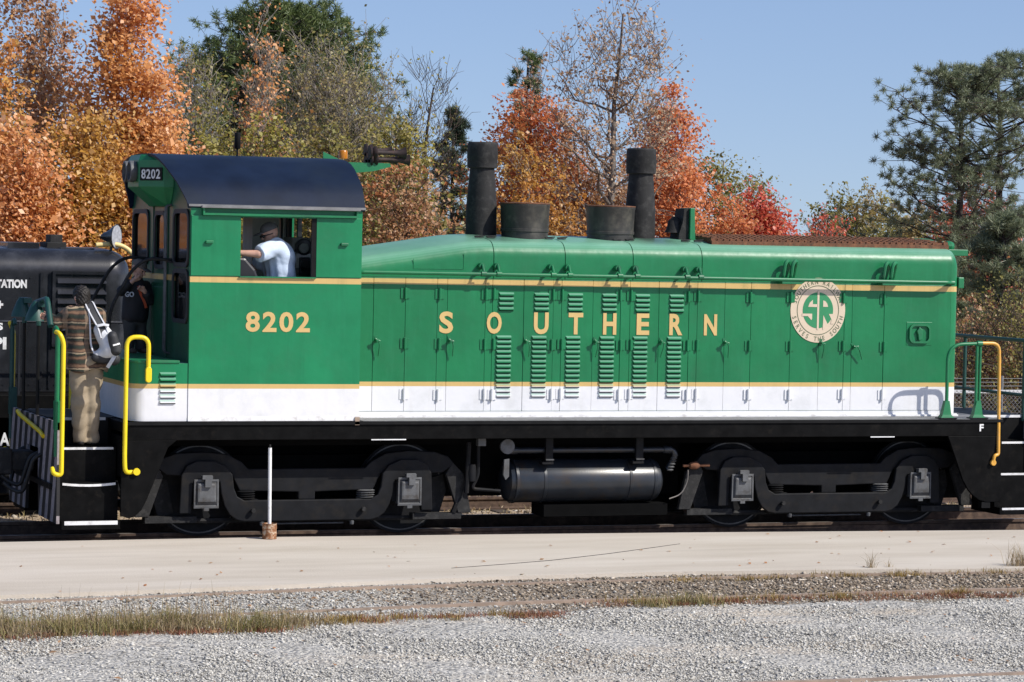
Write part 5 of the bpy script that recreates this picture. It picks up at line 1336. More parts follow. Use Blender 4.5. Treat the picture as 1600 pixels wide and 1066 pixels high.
def eng_shirt(p):
    d = blend([s_cone(p, np.array(hip)+(0.02, -.06, 0), np.array(chest)+(0.02, -.09, 0), 0.165, 0.165), s_cone(p, np.array(hip)+(0.02, .06, 0), np.array(chest)+(0.04, .09, 0), 0.165, 0.165), s_cone(p, chest, neck, 0.14, 0.072)], 0.05)
    d = blend([d, s_cone(p, shN, elN, 0.098, 0.088), s_cone(p, shF, np.array(shF)*0.3+np.array(elF)*0.7, 0.080, 0.078)], 0.035)
    c = np.array(neck)+np.array((-0.012, -0.006, 0.035)); d = np.maximum(d, -(np.linalg.norm(p-c, axis=-1)-0.052))
    e = unit(np.array(elN)-np.array(shN)); t = (p-np.array(shN))@e
    near = np.linalg.norm(p-np.array(elN), axis=-1) < 0.20
    return np.where(near, np.maximum(d, t-0.285+0.004*np.sin(p[..., 2]*60)), d)
nets('shirt', eng_shirt, (-4.20, -1.52, 2.45), (-3.36, -0.66, 3.56), 0.010, 'blue_shirt', ENG, 0.0036, 3)
m = MB()
secs = []
for k in range(13):
    a = R(-30+300*k/12); rr_ = np.array((math.cos(a)*0.068, math.sin(a)*0.070, 0)); q = np.array(neck)+(0.012, 0.0, 0.012)
    secs.append([q+rr_*0.92+(0, 0, 0.035), q+rr_+(0, 0, 0.036), q+rr_*1.32+(0.008, 0, -0.010), q+rr_*1.22+(0.008, 0, -0.014)])
m.loft(secs); m.build('collar', 'blue_shirt', ENG, 50)
def eng_trousers(p):
    return blend([limb(p, (np.array(hip)+(0.02, s*0.09, 0), np.array(hip)+(-0.42, s*0.11, 0.03), np.array(hip)+(-0.45, s*0.11, -0.40)), (0.105, 0.078, 0.065)) for s in (-1, 1)]+[s_cone(p, np.array(hip)+(0, -.06, 0.05), np.array(hip)+(0, .06, 0.05), 0.14, 0.14)], 0.03)
nets('trousers', eng_trousers, (-4.25, -1.30, 2.08), (-3.40, -0.66, 2.86), 0.014, 'jeans_dark', ENG, 0.003, 4)
def eng_cap(p):
    M = np.stack([hr, hf, hu], 1); q = (p-(hc+hu*0.045-hf*0.006))@M
    dome = (np.linalg.norm(q/np.array((0.090, 0.110, 0.098)), axis=-1)-1)*0.09
    dome = np.maximum(dome, -(q[..., 2]-0.0))
    b = (p-(hc+hu*0.048+hf*0.125))@M
    brim = (np.linalg.norm(b/np.array((0.078, 0.080, 0.012)), axis=-1)-1)*0.012
    return np.minimum(dome, brim)
nets('cap', eng_cap, hc-0.24, hc+0.24, 0.008, 'cap_grey', ENG)
def eng_glasses(p):
    d = np.full(p.shape[:-1], 9.0)
    for s in (-1, 1):
        d = np.minimum(d, s_ell(p, HLc(s*0.034, 0.098, 0.004), (0.022, 0.022, 0.017))); d = np.minimum(d, s_cone(p, HLc(s*0.055, 0.085, 0.008), HLc(s*0.083, -0.01, 0.005), 0.007, 0.006))
    return d
nets('sunglasses', eng_glasses, hc-0.15, hc+0.15, 0.006, 'seat_black', ENG)
eyes(HLc, ENG)
m = MB(); q = at(447, 431, -1.22); m.box(q[0]-0.10, q[0]+0.12, -1.26, -0.9, 2.60, 2.66); m.build('belt', 'seat_black', ENG)

# ---- passenger climbing the rear steps
MAN = thing('person', (-5.91, -1.02, 1.072), 'passenger in plaid shirt and khaki trousers climbing the rear steps', 'person')
hc2 = np.array((-5.985, -0.93, 2.745))
mfn, ML, mf, mu, mr = head_parts(hc2, (-0.25, 0.93, -0.25))
pel, che, nek = np.array((-5.925, -1.02, 2.02)), np.array((-5.95, -0.97, 2.48)), np.array((-5.975, -0.96, 2.63))
sL, sR = np.array((-6.115, -0.98, 2.56)), np.array((-5.80, -0.95, 2.55))
eL, wL = np.array((-6.235, -0.92, 2.45)), np.array((-6.315, -0.72, 2.50))
eR, wR = np.array((-5.73, -0.82, 2.30)), np.array((-5.82, -0.60, 2.36))
hl, hrr = hand_fn(wL, (-0.15, 0.6, 0.1), (0.2, 0, 1), curl=1.4), hand_fn(wR, (-0.3, 0.9, 0.1), (0, 0, 1), curl=1.2)
legs = [((-6.01, -1.02, 1.98), (-6.005, -1.03, 1.55), (-5.985, -1.00, 1.15)), ((-5.85, -1.02, 1.98), (-5.86, -1.01, 1.55), (-5.845, -0.99, 1.15))]
def man_body(p):
    d = blend([s_cone(p, pel+(-.07, 0, 0), che+(-.08, 0, 0), 0.11, 0.11), s_cone(p, pel+(.07, 0, 0), che+(.08, 0, 0), 0.11, 0.11), s_cone(p, che, nek, 0.11, 0.055), s_cone(p, nek, hc2, 0.055, 0.055)], 0.04)
    d = blend([d, mfn(p)], 0.015)
    d = blend([d, limb(p, (sL, eL, wL), (0.055, 0.045, 0.030)), limb(p, (sR, eR, wR), (0.055, 0.045, 0.030))], 0.02)
    d = blend([d, hl(p), hrr(p)], 0.008)
    for l in legs: d = blend([d, limb(p, l, (0.085, 0.058, 0.042)), s_cone(p, np.array(l[2])+(0, 0, -0.04), np.array(l[2])+(0, 0.15, -0.055), 0.032, 0.022)], 0.025)
    return d
nets('body', man_body, (-6.46, -1.24, 1.06), (-5.60, -0.42, 2.90), 0.0115, 'skin', MAN)
def man_shirt(p):
    d = blend([s_cone(p, pel+(-.09, 0, -0.06), che+(-.085, 0, 0), 0.146, 0.127), s_cone(p, pel+(.09, 0, -0.06), che+(.08, 0, 0), 0.146, 0.127), s_cone(p, che+(0, -.03, 0), nek, 0.13, 0.068)], 0.045)
    d = blend([d, limb(p, (sL, eL, wL*0.85+eL*0.15), (0.085, 0.072, 0.055)), limb(p, (sR, eR, wR*0.85+eR*0.15), (0.085, 0.072, 0.055))], 0.035)
    d = np.maximum(d, -(p[..., 2]-(1.935+0.02*np.sin(p[..., 0]*18))))
    return np.maximum(d, -(np.linalg.norm(p-(nek+np.array((0, 0.01, 0.065))), axis=-1)-0.06))
nets('shirt', man_shirt, (-6.45, -1.30, 1.85), (-5.54, -0.50, 2.72), 0.011, 'plaid_shirt', MAN, 0.004, 5)
def man_trousers(p):
    d = blend([limb(p, l, (0.108, 0.082, 0.072), 0.05) for l in legs]+[s_cone(p, pel+(-.06, 0, 0), pel+(.06, 0, 0), 0.122, 0.122)], 0.03)
    return np.maximum(d, -(p[..., 2]-1.115))
nets('trousers', man_trousers, (-6.25, -1.26, 1.08), (-5.62, -0.80, 2.18), 0.011, 'khaki', MAN, 0.0035, 6)
def man_hair(p):
    M = np.stack([mr, mf, mu], 1); q = (p-hc2)@M
    d = (np.linalg.norm((q-np.array((0, -0.020, 0.026)))/np.array((0.083, 0.100, 0.100)), axis=-1)-1)*0.085
    e = (np.linalg.norm((q-np.array((0, -0.050, -0.035)))/np.array((0.074, 0.060, 0.075)), axis=-1)-1)*0.07
    d = blend([d, e], 0.02)
    d = d+0.0045*np.sin(q[..., 0]*95+3*np.sin(q[..., 2]*40))*np.sin(q[..., 2]*70+q[..., 1]*60)+0.003*np.sin(q[..., 0]*210+q[..., 2]*130)
    return np.maximum(d, q[..., 1]-(0.022+1.6*np.clip(q[..., 2]-0.02, 0, 0.05)))
nets('hair', man_hair, hc2-0.2, hc2+0.2, 0.0055, 'hair', MAN, 0.003, 7)
def man_shoes(p):
    d = np.minimum(*[blend([s_cone(p, np.array(l[2])+(0, -0.03, -0.04), np.array(l[2])+(0, 0.15, -0.05), 0.044, 0.036)], 0.01) for l in legs])
    return np.maximum(d, -(p[..., 2]-1.073))
nets('shoes', man_shoes, (-6.12, -1.14, 1.05), (-5.72, -0.72, 1.22), 0.010, 'shoe', MAN)
eyes(ML, MAN)
# his backpack
BP = thing('backpack', (-5.72, -1.22, 2.10), 'black and white backpack slung on the climbing passenger', 'backpack')
nets('pack_body', lambda p: blend([s_cone(p, (-5.80, -1.16, 2.40), (-5.705, -1.23, 2.20), 0.075, 0.105), s_cone(p, (-5.83, -1.18, 2.12), (-5.69, -1.22, 2.14), 0.05, 0.07)], 0.04), (-6.0, -1.42, 1.98), (-5.54, -1.0, 2.56), 0.010, 'pack_white', BP, 0.004, 8)
nets('pocket', lambda p: blend([s_cone(p, (-5.70, -1.31, 2.32), (-5.655, -1.30, 2.17), 0.052, 0.060)], 0.02), (-5.8, -1.42, 2.05), (-5.54, -1.18, 2.42), 0.009, 'pack_dark', BP, 0.002, 9)
nets('pack_base', lambda p: s_cone(p, (-5.86, -1.18, 2.085), (-5.66, -1.21, 2.055), 0.045, 0.06), (-6.0, -1.34, 1.94), (-5.54, -1.06, 2.2), 0.010, 'pack_dark', BP, 0.003, 10)
def ribbon(pts, w, t, name, mat, parent):
    m = MB(); secs = []
    for i, q in enumerate(pts):
        a, b = np.array(pts[max(i-1, 0)]), np.array(pts[min(i+1, len(pts)-1)]); tt = unit(b-a); s = unit(np.cross(tt, (0, -1, 0.3))); n_ = np.cross(s, tt); q = np.array(q)
        secs.append([q-s*w-n_*t, q+s*w-n_*t, q+s*w+n_*t, q-s*w+n_*t])
    m.loft(secs); return m.build(name, mat, parent, 40)
sp = fillet([(-5.92, -0.86, 2.66), (-5.915, -0.99, 2.695), (-5.89, -1.10, 2.60), (-5.80, -1.235, 2.40), (-5.775, -1.25, 2.30)], 0.08, 6)
ribbon(sp, 0.046, 0.012, 'strap', 'pack_dark', BP)
ribbon([np.array(q)+(-0.045, -0.013, -0.002) for q in sp], 0.007, 0.012, 'strap_edge', 'pack_white', BP)
ribbon([np.array(q)+(0.045, -0.013, 0.012) for q in sp], 0.007, 0.012, 'strap_edge', 'pack_white', BP)
ribbon(fillet([(-5.93, -1.09, 2.62), (-5.925, -1.15, 2.45), (-5.915, -1.16, 2.20), (-5.86, -1.22, 2.08)], 0.1, 5), 0.008, 0.01, 'strap_edge', 'pack_white', BP)
ribbon([(-5.86, -1.24, 2.435), (-5.79, -1.262, 2.452), (-5.735, -1.255, 2.44)], 0.014, 0.012, 'buckle_strap', 'pack_white', BP)
ribbon([(-5.705, -1.365, 2.222), (-5.665, -1.368, 2.232), (-5.63, -1.355, 2.243)], 0.009, 0.008, 'reflective_strip', 'white_paint', BP)
ribbon(fillet([(-5.66, -1.29, 2.12), (-5.70, -1.30, 2.05), (-5.74, -1.26, 1.97)], 0.05), 0.02, 0.006, 'strap_end', 'pack_white', BP)

# ---- child on the raised platform
CH = thing('person', (-5.07, 0.38, 2.062), 'child in black jacket and cap standing at the cab end door', 'person')
hc3 = np.array((-5.035, 0.36, 3.055))
cfn, CL, cf, cu, cr_ = head_parts(hc3, (0.62, -0.66, -0.42), k=0.90)
cp, cc, cn = np.array((-5.07, 0.40, 2.52)), np.array((-5.05, 0.39, 2.80)), np.array((-5.04, 0.38, 2.93))
csl, csr = np.array((-5.16, 0.36, 2.86)), np.array((-4.95, 0.42, 2.86))
cel, cwl = np.array((-5.25, 0.28, 2.80)), np.array((-5.13, 0.20, 2.93))
cer, cwr = np.array((-4.90, 0.30, 2.70)), np.array((-5.00, 0.20, 2.80))
ch1, ch2 = hand_fn(cwl, (0.8, -0.1, 0.35), (0, -0.5, 1), 0.8, 1.2), hand_fn(cwr, (-0.7, -0.1, 0.5), (0, -0.5, 1), 0.8, 1.2)
clegs = [((-5.12, 0.38, 2.48), (-5.13, 0.36, 2.29), (-5.14, 0.37, 2.12)), ((-5.00, 0.42, 2.48), (-4.99, 0.40, 2.29), (-4.99, 0.41, 2.12))]
def ch_body(p):
    d = blend([s_cone(p, cp, cc, 0.095, 0.10), s_cone(p, cc, cn, 0.09, 0.042), s_cone(p, cn, hc3, 0.04, 0.04)], 0.035)
    d = blend([d, cfn(p)], 0.012)
    d = blend([d, limb(p, (csl, cel, cwl), (0.042, 0.036, 0.024)), limb(p, (csr, cer, cwr), (0.042, 0.036, 0.024))], 0.02)
    d = blend([d, ch1(p), ch2(p)], 0.007)
    for l in clegs: d = blend([d, limb(p, l, (0.06, 0.045, 0.034)), s_cone(p, np.array(l[2])+(0, 0, -0.03), np.array(l[2])+(0.05, -0.10, -0.04), 0.026, 0.02)], 0.02)
    return d
nets('body', ch_body, (-5.36, 0.05, 2.05), (-4.78, 0.56, 3.20), 0.0095, 'skin', CH)
def ch_jacket(p):
    d = blend([s_cone(p, cp+(-.04, 0, -0.02), cc+(-.04, 0, 0), 0.115, 0.115), s_cone(p, cp+(.04, 0, -0.02), cc+(.04, 0, 0), 0.115, 0.115), s_cone(p, cc, cn, 0.10, 0.058), limb(p, (csl, cel, cwl*.6+cel*.4), (0.065, 0.055, 0.045)), limb(p, (csr, cer, cwr*.6+cer*.4), (0.065, 0.055, 0.045))], 0.03)
    return np.maximum(d, -(p[..., 2]-2.42))
nets('jacket', ch_jacket, (-5.36, 0.10, 2.38), (-4.78, 0.60, 3.02), 0.011, 'jacket_black', CH, 0.003, 12)
nets('trousers', lambda p: np.maximum(blend([limb(p, l, (0.08, 0.066, 0.058)) for l in clegs]+[s_cone(p, cp+(-.04, 0, -.04), cp+(.04, 0, -.04), 0.10, 0.10)], 0.03), -(p[..., 2]-2.10)), (-5.26, 0.25, 2.08), (-4.88, 0.56, 2.66), 0.011, 'jeans_dark', CH, 0.003, 13)
nets('shoes', lambda p: np.maximum(np.minimum(*[s_cone(p, np.array(l[2])+(0, 0.01, -0.02), np.array(l[2])+(0.05, -0.10, -0.03), 0.036, 0.03) for l in clegs]), -(p[..., 2]-2.064)), (-5.24, 0.2, 2.05), (-4.86, 0.50, 2.16), 0.010, 'sleeper_wood', CH)
def ch_cap(p):
    M = np.stack([cr_, cf, cu], 1); q = (p-(hc3+cu*0.035-cf*0.01))@M
    d = np.maximum((np.linalg.norm(q/np.array((0.084, 0.10, 0.088)), axis=-1)-1)*0.084, -q[..., 2])
    b = (p-(hc3+cu*0.04+cf*0.11))@M
    return np.minimum(d, (np.linalg.norm(b/np.array((0.066, 0.06, 0.010)), axis=-1)-1)*0.010)
nets('cap', ch_cap, hc3-0.2, hc3+0.2, 0.009, 'cap_brown', CH)
eyes(CL, CH, k=0.9)
ribbon([(-5.06, 0.265, 2.86), (-5.03, 0.255, 2.76), (-4.98, 0.26, 2.66), (-4.96, 0.27, 2.60)], 0.014, 0.006, 'strap', 'strap_orange', CH)
q0, q1 = at(195, 464, 0.255), at(209, 456, 0.255)
m = MB(); lettering(m, 'GO', q0[0], q1[0], q0[2], q1[2], (q0[0], 0.255), 0.03, t=0.02); m.build('lettering', 'pack_white', CH)

# ================================================================== chain link fence behind the tracks
FN = thing('chain_link_fence', (14, 14, -0.1), 'chain link fence with a white top rail beyond the tracks', 'fence')
for x in np.arange(8, 22, 2.0):
    m = MB(); m.tube([(x+0.4, 14, -0.1), (x+0.4, 14, 1.12)], 0.03, 8); m.build('post', 'galvanised', FN)
m = MB(); m.box(7, 22, 13.96, 14.0, 0.80, 0.86); m.build('top_rail', 'fence_white', FN)
m = MB(); m.box(7, 22, 13.97, 13.99, 0.0, 0.02); m.build('bottom_rail', 'galvanised', FN)
V, Qd = [], []
for s in (1, -1):
    for x in np.arange(6, 23, 0.085):
        a = (x, 13.955, -0.05); b = (x+s*0.9, 13.955, 0.85)
        w = 0.004; n = len(V)
        V += [(a[0]-w, a[1], a[2]), (a[0]+w, a[1], a[2]), (b[0]+w, b[1], b[2]), (b[0]-w, b[1], b[2])]; Qd.append((n, n+1, n+2, n+3))
Vn = np.array(V)-np.array((14, 14, -0.1))
wm = put('wire_mesh', npmesh('wire_mesh', Vn, np.array(Qd), 'galvanised'), FN); wm['kind'] = 'stuff'
for z in (0.93, 1.0, 1.07):
    m = MB(); m.tube([(7, 14, z), (22, 14, z)], 0.006, 4); m.build('wire', 'galvanised', FN)

# ================================================================== trees
def prisms(A, B, ra, rb, n=4):
    """tapered n-sided sticks for many segments at once"""
    A, B = np.asarray(A), np.asarray(B); d = B-A; L = np.linalg.norm(d, axis=1, keepdims=True)+1e-9; t = d/L
    ref = np.where(np.abs(t[:, 2:3]) < 0.9, np.array([[0, 0, 1.0]]), np.array([[1.0, 0, 0]]))
    u = np.cross(t, ref); u /= np.linalg.norm(u, axis=1, keepdims=True); w = np.cross(t, u)
    ang = 2*np.pi*np.arange(n)/n
    ring = np.cos(ang)[None, :, None]*u[:, None]+np.sin(ang)[None, :, None]*w[:, None]
    V = np.concatenate([A[:, None]+ring*np.asarray(ra)[:, None, None], B[:, None]+ring*np.asarray(rb)[:, None, None]], 1)
    k = np.arange(n); Q = np.stack([k, (k+1) % n, n+(k+1) % n, n+k], 1)
    return V.reshape(-1, 3), (np.arange(len(A))[:, None, None]*2*n+Q[None]).reshape(-1, 4)
def rand_quads(r, C, size, aspect=0.72, up=0.4):
    n = len(C); nn = r.normal(size=(n, 3)); nn[:, 2] += up; nn += np.array(S)*1.05; nn /= np.linalg.norm(nn, axis=1, keepdims=True)
    a = r.normal(size=(n, 3)); a -= nn*(a*nn).sum(1, keepdims=True); a /= np.linalg.norm(a, axis=1, keepdims=True); b = np.cross(nn, a)
    s = size*np.exp(r.normal(0, 0.25, n))[:, None]
    V = np.stack([C-a*s, C+b*s*aspect+nn*s*0.18, C+a*s, C-b*s*aspect+nn*s*0.18], 1)
    return V.reshape(-1, 3)
def skeleton(r, H, rad, cb, nlimb, nclus, lean, lump, forks, trunk_top=0.92, zpow=1.0):
    """trunk path, limb segments and cluster centres of a broadleaf tree"""
    nz_ = 9; tz = np.linspace(0, H*trunk_top, nz_)
    off = np.cumsum(r.normal(0, H*0.008, (nz_, 2)), 0); off[0] = 0
    T = np.stack([off[:, 0]+lean[0]*(tz/H)**1.3*H, off[:, 1]+lean[1]*(tz/H)**1.3*H, tz], 1)
    r0 = H*0.0125+0.03; TR = r0*(1-0.88*(tz/(H*trunk_top)))+0.008
    lobes = r.normal(size=(9, 3)); lobes /= np.linalg.norm(lobes, axis=1, keepdims=True); amp = r.uniform(-lump, lump, 9)
    top = T[-1]
    def env(d): return 1+(np.exp(-4*(1-(d@lobes.T)))*amp).sum(-1)
    d = r.normal(size=(nclus, 3)); d /= np.linalg.norm(d, axis=1, keepdims=True)
    rr = r.uniform(0, 1, nclus)**(1/2.6)*env(d)
    zc, hz = H*(1+cb)/2, H*(1-cb)/2
    C = np.stack([d[:, 0]*rr*rad, d[:, 1]*rr*rad, zc+d[:, 2]*rr*hz], 1)
    f = np.clip((C[:, 2]-H*cb)/(H*(1-cb)), 0, 1)
    C[:, :2] *= (1-0.25*f**2*zpow)[:, None]
    C[:, :2] += np.stack([np.interp(C[:, 2], T[:, 2], T[:, 0]), np.interp(C[:, 2], T[:, 2], T[:, 1])], 1)
    A, B, ra, rb = [T[:-1]], [T[1:]], [TR[:-1]], [TR[1:]]
    nodes, nr = [], []
    order = np.argsort(-np.linalg.norm(C[:, :2]-np.stack([np.interp(C[:, 2], T[:, 2], T[:, 0]), np.interp(C[:, 2], T[:, 2], T[:, 1])], 1), axis=1)+r.normal(0, rad*0.3, nclus))
    for i, k in enumerate(order):
        c = C[k]
        if i < nlimb or not nodes:
            h = np.linalg.norm(c[:2]-T[-1][:2]); zs = np.clip(c[2]-h*r.uniform(0.6, 1.3), H*cb*0.55, H*trunk_top*0.9)
            s = np.array([np.interp(zs, T[:, 2], T[:, 0]), np.interp(zs, T[:, 2], T[:, 1]), zs]); rs = np.interp(zs, T[:, 2], TR)*0.55
        else:
            N = np.array(nodes); dd = np.linalg.norm(N-c, axis=1)+np.where(N[:, 2] > c[2], 0.8, 0); j = int(np.argmin(dd)); s = N[j]; rs = nr[j]*0.7
        n = 4 if i < nlimb else 3
        t = np.linspace(0, 1, n+1)[:, None]; bow = np.array([0, 0, 0.12])*np.linalg.norm(c-s)
        P = s+(c-s)*t+np.sin(np.pi*t)*(-bow if forks else bow*0.5)+r.normal(0, 0.03*np.linalg.norm(c-s)+0.01, (n+1, 3))*np.sin(np.pi*t)
        rad_ = np.linspace(max(rs, 0.010), 0.007, n+1)
        A.append(P[:-1]); B.append(P[1:]); ra.append(rad_[:-1]); rb.append(rad_[1:])
        nodes += list(P[1:]); nr += list(rad_[1:])
    return T, C, np.concatenate(A), np.concatenate(B), np.concatenate(ra), np.concatenate(rb)
def broadleaf(name, px, pytop, wpx, Y, label, group, leaf, bark='bark_brown', n=9000, size=0.075, cb=0.25, nlimb=14, nclus=130, spread=0.5,
              twigs=0, lump=0.35, lean=(0, 0), seed=1, up=0.4, forks=False, cat='tree', trunk_top=0.92, depth=1.0, tl=0.5, zbase=-0.1):
    r = np.random.default_rng(seed); q = at(px, pytop, Y); x, zt = float(q[0]), float(q[2]); H = zt-zbase
    sc = F_PX/np.linalg.norm(q-CAM); rad = wpx/2/sc
    t = thing(name, (x, Y, zbase), label, cat, group)
    T, C, A, B, ra, rb = skeleton(r, H, rad*0.92, cb, nlimb, nclus, lean, lump, forks, trunk_top)
    if twigs:
        k = r.integers(0, len(C), twigs*nclus); s = C[k]+r.normal(0, spread*0.3, (len(k), 3)); d = r.normal(size=(len(k), 3)); d[:, 2] = np.abs(d[:, 2])*0.6+0.05
        ax = s-np.array([0, 0, H*0.5]); ax /= np.linalg.norm(ax, axis=1, keepdims=True); d = d/np.linalg.norm(d, axis=1, keepdims=True)+ax*0.9; d /= np.linalg.norm(d, axis=1, keepdims=True)
        e = s+d*tl*r.uniform(0.4, 1.3, (len(k), 1)); e2 = e+(d+r.normal(0, .4, d.shape))*tl*0.5
        A = np.concatenate([A, s, e]); B = np.concatenate([B, e, e2]); w = np.full(len(k), 0.0075); ra = np.concatenate([ra, w, w*0.8]); rb = np.concatenate([rb, w*0.8, w*0.5])
        tips = np.concatenate([e, e2])
    V, Q = prisms(A, B, ra, rb, 5)
    put('trunk', npmesh('trunk', V, Q, bark, smooth=True), t)
    n, size = int(n*1.75), size*0.73
    if n:
        k = r.integers(0, len(C), n); w = r.uniform(0.5, 1.4, len(C))*spread
        P = C[k]+r.normal(0, 1, (n, 3))*w[k][:, None]*np.array([0.9, 0.9, 0.62])
        if twigs:
            j = r.integers(0, len(tips), n//2); P[:n//2] = tips[j]+r.normal(0, 0.06, (n//2, 3))
        P = P[P[:, 2] > 0.1]
        LV = rand_quads(r, P, size, up=up)
        put('crown', npmesh('crown', LV, np.arange(len(LV)).reshape(-1, 4), leaf), t)
    return t
def pine(name, px, pytop, wpx, Y, label, group, leaf, n=420, cb=0.25, needles=34, ln=0.20, seed=1, rounded=0.0, trunks=1, cat='tree', bark='bark_pine', wid=0.012, gap=0.0, zbase=-0.1, dens=3.0):
    r = np.random.default_rng(seed); q = at(px, pytop, Y); x, zt = float(q[0]), float(q[2]); H = zt-zbase
    sc = F_PX/np.linalg.norm(q-CAM); rad = wpx/2/sc
    t = thing(name, (x, Y, zbase), label, cat, group)
    A, B, ra, rb, tufts, dirs = [], [], [], [], [], []
    for k in range(trunks):
        ox = (k-(trunks-1)/2)*rad*0.36 if trunks > 1 else 0
        Hk = H*(1.0 if k == trunks-1 else 0.97); rk = rad*(0.85 if trunks > 1 else 1)
        tz = np.linspace(0, Hk, 12); off = np.cumsum(r.normal(0, 0.035, (12, 2)), 0); T = np.stack([ox+off[:, 0], off[:, 1]+0.5*k, tz], 1); TR = (0.016*Hk+0.03)*(1-0.9*tz/Hk)+0.012
        A.append(T[:-1]); B.append(T[1:]); ra.append(TR[:-1]); rb.append(TR[1:])
        nb = n//trunks//6
        for i in range(nb):
            f = r.uniform(0, 1)**0.9; z = Hk*(cb+(0.985-cb)*f)
            if gap and r.uniform() < gap*(0.5+0.5*math.sin(z*3.1+k)): continue
            if rounded == 2: L = rk*min(1.0, 0.8+f)*(1-0.70*f**3)*(0.82+0.22*math.sin(z*2.1+k))
            elif rounded: L = rk*math.sqrt(max(0.03, 1-(2*f*0.96-0.92+0.0)**2)) if f > 0.45 else rk*(0.75+0.25*f/0.45)
            else: L = rk*(1-f)**0.75*(0.75+0.35*math.sin(z*2.4+k*2))+0.25
            L *= r.uniform(0.55, 1.12); a = r.uniform(0, 6.28)
            s = np.array([np.interp(z, tz, T[:, 0]), np.interp(z, tz, T[:, 1]), z]); d = np.array([math.cos(a), math.sin(a), r.uniform(-0.05, 0.30)+0.25*f])
            tt = np.linspace(0, 1, 5)[:, None]; P = s+d*L*tt+np.array([0, 0, 0.16*L])*tt**2+r.normal(0, 0.04, (5, 3))*tt
            w = np.linspace(0.028, 0.008, 5)*(0.6+L*0.25)
            A.append(P[:-1]); B.append(P[1:]); ra.append(w[:-1]); rb.append(w[1:])
            m_ = int(4+L*dens)
            for j in range(m_):
                u = r.uniform(0.5, 1.0); c = s+d*L*u+np.array([0, 0, 0.16*L])*u*u; sd_ = r.normal(0, 1, 3)*np.array([1, 1, 0.35])*L*0.20; e = c+sd_+np.array([0, 0, 0.08])
                A.append(c[None]); B.append(e[None]); ra.append(np.array([0.010])); rb.append(np.array([0.006]))
                tufts.append(e); dirs.append(unit(sd_*0.6+d*0.5+np.array([0, 0, 0.7])))
            tufts.append(P[-1]); dirs.append(unit(d+np.array([0, 0, 0.5])))
        for j in range(4): tufts.append(T[-1]+r.normal(0, 0.10, 3)); dirs.append(np.array([0, 0, 1.0]))
        V, Q = prisms(np.concatenate(A), np.concatenate(B), np.concatenate(ra), np.concatenate(rb), 5)
        put('trunk', npmesh('trunk', V, Q, bark, smooth=True), t); A, B, ra, rb = [], [], [], []
    E = np.array(tufts); D = np.array(dirs); k = np.repeat(np.arange(len(E)), needles); N = len(k)
    dv = r.normal(size=(N, 3)); dv /= np.linalg.norm(dv, axis=1, keepdims=True); dv = dv+D[k]*0.45; dv /= np.linalg.norm(dv, axis=1, keepdims=True)
    base = E[k]+r.normal(0, ln*0.18, (N, 3)); tip = base+dv*ln*r.uniform(0.7, 1.25, (N, 1))
    s = np.cross(dv, r.normal(size=(N, 3))); s /= np.linalg.norm(s, axis=1, keepdims=True)
    LV = np.stack([base-s*wid, base+s*wid, tip+s*wid*0.5, tip-s*wid*0.5], 1).reshape(-1, 3)
    put('crown', npmesh('crown', LV, np.arange(len(LV)).reshape(-1, 4), leaf), t)
    return t
GA, GP, GB = 'autumn trees behind the tracks', 'pines behind the tracks', 'bare grey trees behind the tracks'
# left block
broadleaf('maple_tree', 214, -6, 165, 34, 'tall dense orange maple at the left just beyond the cab roof', GA, 'leaf_orange', 'bark_grey', 15000, 0.075, 0.12, 16, 170, 0.34, seed=101)
broadleaf('maple_tree', 70, -30, 150, 37, 'tall thin topped brownish tree left of the dense orange maple', GA, 'leaf_brown', 'bark_grey', 8000, 0.075, 0.12, 16, 150, 0.42, twigs=4, seed=102)
broadleaf('tulip_tree', -6, 20, 110, 33, 'sparse golden leaved tree cut by the left edge of the picture', GA, 'leaf_gold', 'bark_grey', 5000, 0.075, 0.15, 14, 110, 0.45, twigs=3, seed=103)
broadleaf('maple_tree', 125, 150, 190, 31, 'low rounded golden orange tree above the black locomotive', GA, 'leaf_gold', 'bark_brown', 11000, 0.07, 0.05, 14, 150, 0.40, seed=104)
broadleaf('maple_tree', 25, 190, 150, 30, 'low dull orange tree at the left edge above the black hood', GA, 'leaf_orange', 'bark_brown', 7000, 0.07, 0.05, 12, 110, 0.40, seed=105)
broadleaf('maple_tree', 250, 215, 130, 31, 'low orange tree right behind the cab number board', GA, 'leaf_orange', 'bark_brown', 7000, 0.07, 0.05, 12, 110, 0.36, seed=106)
# middle left block
pine('pine_tree', 450, 22, 315, 62, 'big round topped green pine behind the bare grey trees', GP, 'needle_green', 2300, 0.12, 34, 0.20, 111, rounded=1.0, wid=0.013, dens=4.2)
broadleaf('oak_tree', 325, 80, 150, 40, 'thin olive leaved grey tree between the orange maple and the antenna', GB, 'leaf_olive', 'bark_grey', 4200, 0.06, 0.12, 16, 150, 0.40, twigs=9, seed=112, tl=0.45)
broadleaf('maple_tree', 400, 35, 115, 44, 'slim half bare tree with orange top behind the antenna', GA, 'leaf_orange', 'bark_grey', 1500, 0.07, 0.15, 12, 110, 0.36, twigs=8, seed=113, tl=0.45)
broadleaf('oak_tree', 500, 62, 230, 46, 'wide half bare old gold tree in front of the round topped pine', GB, 'leaf_oldgold', 'bark_grey', 6500, 0.06, 0.10, 22, 230, 0.48, twigs=9, seed=114, tl=0.5, forks=True)
broadleaf('oak_tree', 560, 100, 170, 47, 'half bare old gold tree at the right shoulder of the round pine', GB, 'leaf_oldgold', 'bark_grey', 4200, 0.06, 0.10, 18, 160, 0.45, twigs=8, seed=158, tl=0.5, forks=True)
